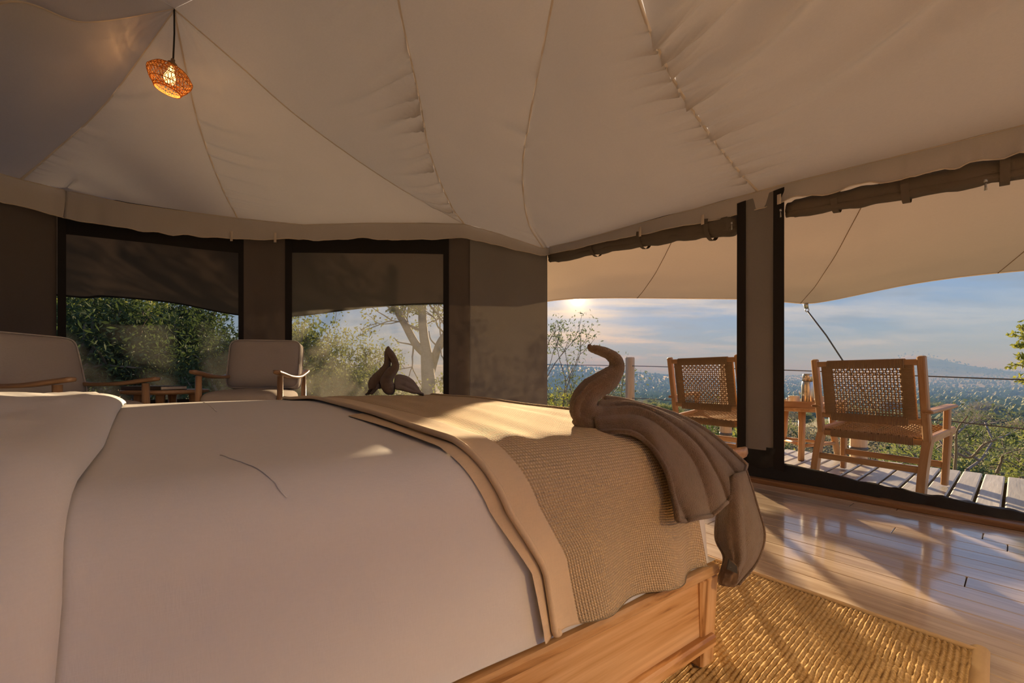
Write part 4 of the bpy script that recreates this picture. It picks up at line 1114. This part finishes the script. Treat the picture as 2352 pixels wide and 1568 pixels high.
def build_deck_table():
    c = Vector((2.51, 3.40, 0)); t = thing('deck_table', 'round timber pole leg table on the deck beside the rope chair', 'table', c)
    mk('table_top', G().lathe([(0, .395), (.25, .395), (.268, .405), (.268, .418), (.262, .425), (0, .425)], 36), MAT['chairwood'], t)
    for k in range(3):
        a = k * 2 * pi / 3 - 2.35
        mk('leg', G().tube([(.19 * cos(a), .19 * sin(a), .395), (.20 * cos(a), .20 * sin(a), .2), (.235 * cos(a), .235 * sin(a), .0)], [.026, .024, .022], 12), MAT['chairwood'], t)
        b = a + 2 * pi / 3
        mk('stretcher', G().tube([(.215 * cos(a), .215 * sin(a), .115), (.215 * cos(b), .215 * sin(b), .125)], .014, 10), MAT['chairwood'], t)
    tr = thing('serving_tray', 'timber tray with raised rim on the deck table', 'tray', c + Vector((-.02, -.02, .425)), -.45)
    mk('tray_base', G().box((0, 0, .006), (.42, .30, .010), .002), MAT['chairwood'], tr, smooth=False)
    for y in (-.15, .15): mk('rim', G().box((0, y, .026), (.44, .012, .052), .003), MAT['chairwood'], tr, smooth=False)
    for x in (-.214, .214): mk('rim', G().box((x, 0, .026), (.012, .288, .052), .003), MAT['chairwood'], tr, smooth=False)
    zt = .437
    p = P(1855, 900, 3.36); f = thing('thermos_flask', 'slim brushed steel vacuum flask on the tray', 'flask', (p.x, p.y, zt))
    mk('body', G().lathe([(0, 0), (.040, 0), (.0425, .004), (.0425, .17), (.038, .20), (.036, .205), (0, .205)], 28), MAT['steel'], f)
    mk('seal_ring', G().lathe([(.034, .203), (.0365, .203), (.0365, .209), (.034, .209)], 28), MAT['black'], f)
    mk('cup_lid', G().lathe([(0, .207), (.037, .207), (.034, .262), (.031, .268), (0, .268)], 28), MAT['steel'], f)
    def mug(px, Y, label, rot, s=1.0):
        p = P(px, 900, Y); m = thing('mug', label, 'mug', (p.x, p.y, zt), rot, 'mugs on the deck tray')
        mk('body', G().lathe([(0, 0), (.036 * s, 0), (.039 * s, .004), (.040 * s, .078 * s), (.0405 * s, .08 * s), (.0375 * s, .078 * s), (.036 * s, .008), (0, .007)], 26), MAT['enamel'], m)
        mk('handle', G().tube(catmull([(.038 * s, 0, .066 * s), (.062 * s, 0, .062 * s), (.066 * s, 0, .04 * s), (.055 * s, 0, .02 * s), (.038 * s, 0, .018 * s)], 16), .0045, 8), MAT['enamel'], m)
    mug(1824, 3.40, 'cream mug beside the door post end of the tray', pi * 1.02)
    mug(1886, 3.42, 'cream mug half hidden behind the rope chair', 0.5, .95)
    def spoon(px, Y, label, h):
        p = P(px, 900, Y); s = thing('spoon', label, 'spoon', (p.x, p.y, zt + .002), .3, 'teaspoons in jars on the tray')
        mk('spoon_handle', G().tube([(0, 0, 0), (.006, 0, h * .7)], [.0016, .0022], 6), MAT['steel'], s)
        g = G().lathe([(0, h * .66), (.008, h * .70), (.011, h * .82), (.009, h * .94), (0, h)], 12); g.V = [Vector((v.x + .006, v.y * .35, v.z)) for v in g.V]; mk('spoon_bowl', g, MAT['steel'], s)
    def jar(px, Y, label):
        p = P(px, 900, Y); j = thing('jar', label, 'jar', (p.x, p.y, zt), 0, 'small glass jars on the tray')
        mk('bowl', G().lathe([(0, 0), (.026, 0), (.030, .006), (.030, .05), (.028, .052), (.028, .008), (0, .006)], 20), MAT['enamel'], j)
    jar(1838, 3.50, 'small jar holding a teaspoon next to the mug'); jar(1872, 3.50, 'small jar holding a teaspoon next to the flask')
    spoon(1836, 3.50, 'teaspoon standing in the jar next to the mug', .125); spoon(1876, 3.50, 'teaspoon standing in the jar next to the flask', .115)
build_deck_table()

# ------------------------------------------------------------------ landscape
def hgt(x, y):
    t = DX * x + DY * y - 4.7
    r = sqrt(x * x + y * y); az = math.degrees(atan2(x, y))
    z = -1.1
    if t > 0: z = -1.1 - .45 * t if t < 3 else -2.45 - 10 * (1 - exp(-(t - 3) / 100.0))
    z += .25 * noise2(x * .15, y * .15) * min(1, max(0, (r - 5) / 10))
    if r > 60: z += min(1, (r - 60) / 150) * (1.6 * noise2(x * .012, y * .012) + .8 * noise2(x * .04, y * .04))
    # wooded ridge facing the sun side
    ra = exp(-((az - 4) / 17.0) ** 2) if az > 4 else 1.0
    ra *= 1 if az > -60 else 0
    z += 33 * ra * sstep(330, 720, r) * (1 + .05 * noise2(az * .35, 2) + .02 * noise2(az * 1.4, 7))
    z += 10.5 * (1 - ra) * sstep(500, 1500, r)
    # lone hill
    hx, hy = 1000 * (2100 - CX) / FPX, 1000.0
    d2 = ((x - hx) * .707 - (y - hy) * .707) ** 2 / 150 ** 2 + ((x - hx) * .707 + (y - hy) * .707) ** 2 / 230 ** 2
    z += (64 + 4 * noise2(x * .02, y * .02)) * exp(-d2 ** .62 * 1.4)
    return z
def m_ground():
    t = NT('bushveld_ground'); co = t.n('TexCoord').outputs['Object']
    a = t.noise(co, .035, 6, .65); b = t.noise(co, .6, 4, .6)
    f = t.mathn('ADD', t.mathn('MULTIPLY', a, .6), t.mathn('MULTIPLY', b, .4))
    c = t.ramp(f, [(.38, (.12, .135, .06)), (.5, (.22, .20, .11)), (.62, (.34, .28, .19))])
    return t.done(t.pr(c, 1.0, spec=.05))
def build_terrain():
    radii = [0, 2, 4, 6, 8, 10, 13, 17, 22, 28, 36, 46, 60, 80, 105, 135, 170, 210, 260, 310, 360, 410, 460, 510, 560, 610, 660, 710, 760, 820, 880, 950, 1020, 1100, 1180, 1260, 1350, 1450, 1600, 1800, 2200, 3000, 4500]
    az0, az1, na = -180, 180, 360
    g = G(); V = []
    for r in radii:
        for k in range(na + 1):
            a = math.radians(lerp(az0, az1, k / na)); x, y = r * sin(a), r * cos(a); V.append((x, y, hgt(x, y)))
    F = [(i * (na + 1) + k, (i + 1) * (na + 1) + k, (i + 1) * (na + 1) + k + 1, i * (na + 1) + k + 1) for i in range(len(radii) - 1) for k in range(na)]
    g.add(V, F); o = mk('valley_ground', g, m_ground(), None, kind='structure'); o['label'] = 'bush covered slope falling to the valley and hills'
build_terrain()

def leaf_quad(V, F, p, d, up, L_, w):
    d = d.normalized(); s = d.cross(up)
    if s.length < 1e-3: s = Vector((1, 0, 0))
    s.normalize(); n = s.cross(d); o = len(V)
    V += [p, p + d * L_ * .45 + s * w - n * w * .3, p + d * L_, p + d * L_ * .45 - s * w - n * w * .3]
    F.append((o, o + 1, o + 2)); F.append((o, o + 2, o + 3))
def rdir(rng):
    while True:
        v = Vector((rng.uniform(-1, 1), rng.uniform(-1, 1), rng.uniform(-1, 1)))
        if .05 < v.length < 1: return v.normalized()
def grow(rng, g, p, d, L_, r, depth, tips, bend=.35, up=.15, kids=(2, 3), seg=5):
    pts = [p.copy()]; q = p.copy(); dd = d.copy()
    for i in range(seg):
        dd = (dd + rdir(rng) * bend * .5 + Vector((0, 0, up * .3))).normalized(); q = q + dd * (L_ / seg); pts.append(q.copy())
    g.tube(pts, [lerp(r, r * .62, i / seg) for i in range(seg + 1)], 6 if r > .012 else 4, cap=False)
    if depth == 0: tips.append((q, dd)); tips.append((pts[seg // 2], dd)); return
    for k in range(rng.randint(*kids)):
        a = (dd + rdir(rng) * .75 + Vector((0, 0, up))).normalized()
        s = pts[-1] if k < 2 else pts[rng.randint(2, seg)]
        grow(rng, g, s, a, L_ * rng.uniform(.62, .82), r * .6, depth - 1, tips, bend, up, kids, seg)
    if depth == 1: tips.append((q, dd))
def leaves_at(rng, tips, per, spread, ll, lw, droop=0.0):
    V = []; F = []
    for p, d in tips:
        for k in range(per):
            o = rdir(rng) * spread * rng.random() ** .6
            dd = (d * .5 + rdir(rng) + Vector((0, 0, -droop))).normalized()
            leaf_quad(V, F, p + o, dd, rdir(rng), ll * rng.uniform(.6, 1.2), lw * rng.uniform(.7, 1.2))
    g = G(); g.add(V, F); return g
def plant(name, label, cat, loc, seed, stems, L_, r, depth, per, spread, ll, lw, mat, bark, group=None, up=.2, bend=.4, droop=0., lean=(0, 0, 0)):
    rng = random.Random(seed); t = thing(name, label, cat, loc, 0, group)
    g = G(); tips = []
    for k in range(stems):
        d = (Vector((rng.uniform(-.5, .5), rng.uniform(-.5, .5), 1)) + Vector(lean)).normalized() if stems > 1 else (Vector((0, 0, 1)) + Vector(lean)).normalized()
        grow(rng, g, Vector((rng.uniform(-.1, .1) * (stems > 1), rng.uniform(-.1, .1) * (stems > 1), -.15)), d, L_ * rng.uniform(.8, 1.15), r, depth, tips, bend, up)
    mk('branches', g, bark, t)
    if per: mk('foliage', leaves_at(rng, tips, per, spread, ll, lw, droop), mat, t, smooth=False, kind='stuff')
    return t
def gpos(px, Y): x = (px - CX) / FPX * Y; return Vector((x, Y, hgt(x, Y)))
def build_plants():
    D_, M_, Yl, Gr = MAT['leafd'], MAT['leafm'], MAT['leafy'], MAT['leafg']
    # trees right outside the corner window
    g1 = 'leafy trees outside the corner window'
    lab = 'dense dark green tree standing outside the corner window'
    first = plant('bush_tree', lab, 'tree', gpos(200, 6.8), 11, 3, 1.15, .075, 3, 80, .42, .11, .017, D_, MAT['bark'], g1, .12, .5, .5)
    for i, (px, Y, s, rz) in enumerate(((115, 6.0, 1.15, 1.0), (262, 8.4, 1.3, 2.1), (515, 7.8, 1.1, 3.5), (600, 7.2, .9, 4.6), (478, 9.5, 1.3, 5.2), (20, 6.6, 1.2, .4), (245, 7.4, 1.35, 2.9))):
        c = copy_tree(first); c.location = gpos(px, Y); c.rotation_euler = (0, 0, rz); c.scale = (s, s, s)
    plant('bush_tree', 'tree with hanging yellow green leaves between darker trees outside the corner window', 'tree', gpos(345, 6.9), 5, 1, 1.5, .05, 2, 60, .30, .14, .02, Yl, MAT['bark'], None, .2, .4, .9)
    u = plant('undergrowth_shrub', 'low grey green shrub under the trees outside the corner window', 'shrub', gpos(250, 5.6), 21, 5, .42, .02, 2, 30, .2, .08, .012, M_, MAT['bark'], 'low shrubs outside the corner window', .15, .5)
    for i, (px, Y) in enumerate(((340, 5.8), (420, 6.1), (505, 5.9), (170, 5.4))):
        c = copy_tree(u); c.location = gpos(px, Y); c.rotation_euler = (0, 0, i * 1.7); c.scale = (1.1 + .1 * i,) * 3
    # neighbouring tent seen between the trees
    nb = thing('neighbouring_tent', 'blue grey tent roof glimpsed between trees outside the corner window', 'tent', gpos(350, 16))
    mtent = m_cloth('tent_roof', (.17, .22, .30), weave=200)
    b = nb.location
    g = G().grid(lambda u, v: Vector((lerp(-3.4, 3.4, u), lerp(-1.4, 1.4, v), 1.55 + 2.3 * (1 - abs(2 * u - 1)) * (1 - .35 * abs(2 * v - 1)) - .25 * sin(pi * u) * sin(pi * v))), 30, 12); mk('roof', g, mtent, nb)
    g = G().box((0, 0, .7), (4.6, 2.4, 1.7), .02); mk('body', g, MAT['wall'], nb, smooth=False)
    # second window: olive bushes and forked tree
    g2 = 'olive bushes outside the flap side window'
    s0 = plant('olive_bush', 'tall olive green bush outside the window beside the canvas flap', 'bush', gpos(735, 8.2), 31, 4, .95, .045, 3, 40, .36, .10, .02, M_, MAT['bark'], g2, .16, .5)
    for i, (px, Y, s) in enumerate(((655, 7.6, 1.05), (815, 9.2, .98), (860, 8.2, .62), (700, 11, 1.2), (1000, 9.4, .50), (930, 10.5, .55))):
        c = copy_tree(s0); c.location = gpos(px, Y); c.rotation_euler = (0, 0, i * 1.3 + .5); c.scale = (s, s, s)
    plant('olive_bush', 'low yellow green bush behind the far towel swan outside the window', 'bush', gpos(862, 6.6), 37, 4, .38, .02, 2, 40, .18, .08, .013, Yl, MAT['bark'], None, .15, .5)
    # forked tree built branch by branch
    Y = 8.6; base = gpos(988, Y); t = thing('forked_tree', 'tall forked tree with sparse crown outside the window beside the canvas flap', 'tree', base)
    rng = random.Random(3); g = G(); tips = []
    def q(px, py, dy=0): return P(px, py, Y + dy) - base
    def br(pts, r0, r1, n=24): p = catmull(pts, n); g.tube(p, [lerp(r0, r1, i / n) for i in range(n + 1)], 9, cap=False); return p
    br([Vector((0, 0, -.3)), q(985, 900), q(982, 850), q(980, 810)], .17, .13)
    b1 = br([q(980, 815), q(955, 790), q(930, 745), q(908, 705), q(890, 640)], .10, .06)
    b2 = br([q(981, 815), q(972, 760), q(970, 700), q(975, 620), q(970, 560)], .11, .06)
    b3 = br([q(988, 860, .2), q(998, 825, .1), q(1012, 785), q(1040, 750), q(1085, 700), q(1120, 650)], .10, .05)
    b4 = br([q(998, 830, .1), q(1015, 795, -.1), q(1035, 770, -.2), q(1060, 745, -.2)], .045, .02)
    b5 = br([q(955, 795), q(940, 790), q(915, 785), q(905, 775)], .02, .008)
    b6 = br([q(1010, 800), q(990, 780), q(985, 760)], .02, .01)
    for b in (b1, b2, b3, b4):
        for k in range(7):
            i = rng.randint(6, 24); d = (rdir(rng) + Vector((0, 0, .35))).normalized()
            grow(rng, g, b[i], d, rng.uniform(.45, .8), .022, 2, tips, .5, .12)
    mk('trunk', g, MAT['paleb'], t)
    mk('foliage', leaves_at(rng, tips, 11, .17, .085, .020, .2), M_, t, smooth=False, kind='stuff')
    # shrubs seen past the deck
    plant('slender_shrub', 'slender grey green shrub growing up beside the canvas corner', 'shrub', gpos(1268, 7.0) , 41, 3, 1.15, .022, 3, 12, .22, .075, .012, Gr, MAT['bark'], None, .35, .35)
    plant('slender_shrub', 'leafy grey green shrub beneath the wire by the canvas corner', 'shrub', gpos(1312, 6.7), 42, 4, .85, .02, 3, 14, .22, .07, .012, Gr, MAT['bark'], None, .2, .4)
    plant('slender_shrub', 'yellow green sapling at the lower wire by the near towel swan', 'shrub', gpos(1300, 6.1), 43, 3, .75, .016, 2, 24, .17, .07, .014, Yl, MAT['bark'], None, .3, .4)
    plant('slender_shrub', 'sparse green shrub between railing post and towel swan neck', 'shrub', gpos(1405, 8.6), 44, 3, .95, .02, 3, 12, .25, .08, .014, Gr, MAT['bark'], None, .2, .4)
    plant('slender_shrub', 'glossy green shrub tip beside the rope chair near the swan', 'shrub', gpos(1575, 6.4), 45, 3, .92, .02, 2, 26, .20, .10, .018, D_, MAT['bark'], None, .25, .4)
    yb = plant('yellow_shrub', 'shrub with yellow leaves behind the deck table legs', 'shrub', gpos(1825, 4.9), 46, 3, .75, .014, 2, 14, .18, .07, .016, Yl, MAT['bark'], None, .25, .45)
    plant('slender_shrub', 'shrub with yellow tipped twigs behind the railing pole', 'shrub', gpos(1640, 5.6), 47, 4, .7, .014, 2, 14, .2, .07, .014, Yl, MAT['bark'], None, .2, .5)
    # bare grey branches beyond the deck
    def branchy(label, px, Y, paths, seed, leafn=3):
        base = P(px, 1130, Y); base.z = hgt(base.x, base.y); t = thing('bare_tree', label, 'tree', base); rng = random.Random(seed); g = G(); tips = []
        g.tube([Vector((0, 0, -.2)), (P(*paths[0][0], Y) - base) * .5, P(*paths[0][0], Y) - base], [.035, .03, .022], 8)
        for pp in paths:
            pts = catmull([P(x, y, Y + .12 * k * (1 if len(pp) % 2 else -1)) - base for k, (x, y) in enumerate(pp)], 20)
            g.tube(pts, [lerp(.016, .006, i / 20) for i in range(21)], 6, cap=False)
            for k in range(4):
                i = rng.randint(6, 20); grow(rng, g, pts[i], (rdir(rng) + Vector((0, 0, .3))).normalized(), .22, .004, 1, tips, .5, .1)
        mk('branches', g, MAT['paleb'], t)
        mk('foliage', leaves_at(rng, tips, leafn, .08, .05, .012), Gr, t, smooth=False, kind='stuff')
    branchy('bare grey branching tree right beyond the deck end', 2200, 4.6, [[(2192, 1090), (2196, 1040), (2198, 990), (2222, 955)], [(2195, 1055), (2165, 1020), (2150, 1000)], [(2196, 1000), (2170, 1018), (2150, 1030)], [(2196, 1040), (2230, 1050), (2260, 1020), (2290, 1010)], [(2198, 995), (2215, 980), (2235, 968)]], 51)
    branchy('bare branch reaching over from the leafy tree beyond the deck end', 2230, 4.9, [[(2222, 1078), (2255, 1052), (2282, 1012), (2310, 1000), (2335, 985)], [(2250, 1058), (2215, 1035), (2195, 1020)], [(2282, 1012), (2268, 985), (2262, 970)], [(2290, 1085), (2300, 1060), (2305, 1045), (2345, 1030)]], 52)
    # leafy tree at the far end of the deck
    plant('leafy_tree', 'bushy green tree beyond the end of the deck planks', 'tree', gpos(2400, 6.2), 61, 4, 1.05, .05, 3, 26, .28, .085, .016, M_, MAT['bark'], None, .15, .5)
    plant('leafy_tree', 'grey green thorn bush behind the bare branches', 'bush', gpos(2330, 9.5), 62, 4, 1.1, .04, 3, 16, .30, .09, .015, D_, MAT['bark'], None, .12, .5)
    # twigs with yellow green leaves hanging into the opening
    base = P(2420, 1000, 4.2); base.z = hgt(base.x, base.y); t = thing('sapling', 'tall sapling with yellow green leaves at the end of the railing', 'tree', base); rng = random.Random(8); g = G(); tips = []
    Y = 4.2
    def q(px, py): return P(px, py, Y) - base
    tr = catmull([Vector((0, 0, -.2)), q(2425, 950), q(2410, 850), q(2400, 740), q(2395, 640)], 30); g.tube(tr, [lerp(.03, .01, i / 30) for i in range(31)], 8)
    for pp in ([(2408, 830), (2370, 800), (2345, 775), (2325, 768)], [(2400, 800), (2360, 770), (2342, 745)], [(2412, 880), (2375, 850), (2340, 838), (2318, 842)], [(2410, 860), (2365, 875), (2335, 868)], [(2405, 790), (2350, 792), (2335, 793)], [(2410, 870), (2350, 825), (2342, 818)]):
        p = catmull([q(*a) for a in pp], 14); g.tube(p, [lerp(.006, .003, i / 14) for i in range(15)], 5)
        for i in range(5, 15): tips.append((p[i], (p[i] - p[i - 1]).normalized()))
    mk('branches', g, MAT['bark'], t); mk('foliage', leaves_at(rng, tips, 5, .035, .05, .014), Yl, t, smooth=False, kind='stuff')
    # bushes down the slope: individuals
    g3 = 'bushes on the slope below the deck'
    lab = 'round olive bush on the slope below the deck'
    p0 = plant('slope_bush', lab, 'bush', (0, 0, 0), 71, 5, .75, .04, 2, 220, .42, .085, .022, MAT['slope1'], MAT['bark'], g3, .1, .5)
    p1 = plant('slope_bush', 'dark green bush on the slope below the deck', 'bush', (0, 0, 0), 72, 5, .75, .04, 2, 220, .40, .085, .022, MAT['slope2'], MAT['bark'], 'dark bushes on the slope below the deck', .1, .5)
    p2 = plant('slope_bush', 'pale dry grey bush on the slope below the deck', 'bush', (0, 0, 0), 73, 6, .8, .03, 2, 40, .40, .10, .02, MAT['slope3'], MAT['paleb'], 'dry bushes on the slope below the deck', .1, .5)
    protos = [p0, p1, p2]; used = [False] * 3
    rng = random.Random(99); n = 0
    while n < 260:
        r = 9 * (19 ** rng.random()); az = math.radians(rng.uniform(-2, 57)); x, y = r * sin(az), r * cos(az)
        t = DX * x + DY * y - 4.7
        if t < 5: continue
        k = rng.choice((0, 0, 1, 2, 2))
        o = protos[k] if not used[k] else copy_tree(protos[k]); used[k] = True
        s = rng.uniform(.55, 1.05) * (1 + r / 90)
        o.location = (x, y, hgt(x, y)); o.scale = (s * rng.uniform(.9, 1.3), s * rng.uniform(.9, 1.3), s); o.rotation_euler = (0, 0, rng.uniform(0, 6)); n += 1
    # woodland far off: too many to count
    V = []; F = []; rng = random.Random(5)
    for k in range(17000):
        r = 130 * (11 ** rng.random()); az = math.radians(rng.uniform(-6, 56)); x, y = r * sin(az), r * cos(az); z = hgt(x, y)
        s = rng.uniform(.9, 2.4) * (.62 if r < 400 else .85); hh = s * rng.uniform(.7, 1.2); o = len(V)
        a0 = rng.random() * 6
        for zz, rr in ((.0, .55), (.55, 1.0), (.95, .6)):
            for j in range(5): V.append((x + s * rr * cos(a0 + j * 1.257) * rng.uniform(.75, 1.2), y + s * rr * sin(a0 + j * 1.257) * rng.uniform(.75, 1.2), z - .2 + hh * 1.7 * zz * rng.uniform(.85, 1.1)))
        V.append((x, y, z + hh * 1.9))
        for ring in (0, 5):
            for j in range(5): F.append((o + ring + j, o + ring + (j + 1) % 5, o + ring + 5 + (j + 1) % 5, o + ring + 5 + j))
        for j in range(5): F.append((o + 10 + j, o + 10 + (j + 1) % 5, o + 15))
    g = G(); g.add(V, F)
    wd = mk('distant_woodland', g, MAT['slope1'], None, smooth=False); tag(wd, 'distant trees covering the valley and hills', 'woodland', kind='stuff')
build_plants()

def build_haze():
    t = NT('valley_haze'); v = t.n('VolumeScatter'); v.inputs['Color'].default_value = (.30, .54, 1.0, 1); v.inputs['Density'].default_value = .0019; v.inputs['Anisotropy'].default_value = -.55
    t.l(v.outputs[0], t.out.inputs['Volume'])
    g = G(); c = (700, 1100, -5); x0, x1, y0, y1, z0, z1 = -900, 3600, 50, 3000, -130, 95
    g.add([(x0, y0, z0), (x1, y0, z0), (x1, y1, z0), (x0, y1, z0), (x0, y0, z1), (x1, y0, z1), (x1, y1, z1), (x0, y1, z1)], [(3, 2, 1, 0), (4, 5, 6, 7), (0, 1, 5, 4), (1, 2, 6, 5), (2, 3, 7, 6), (3, 0, 4, 7)])
    o = mk('valley_haze', g, t.m, None, smooth=False); tag(o, 'blue morning haze lying over the valley', 'haze', kind='stuff')
build_haze()
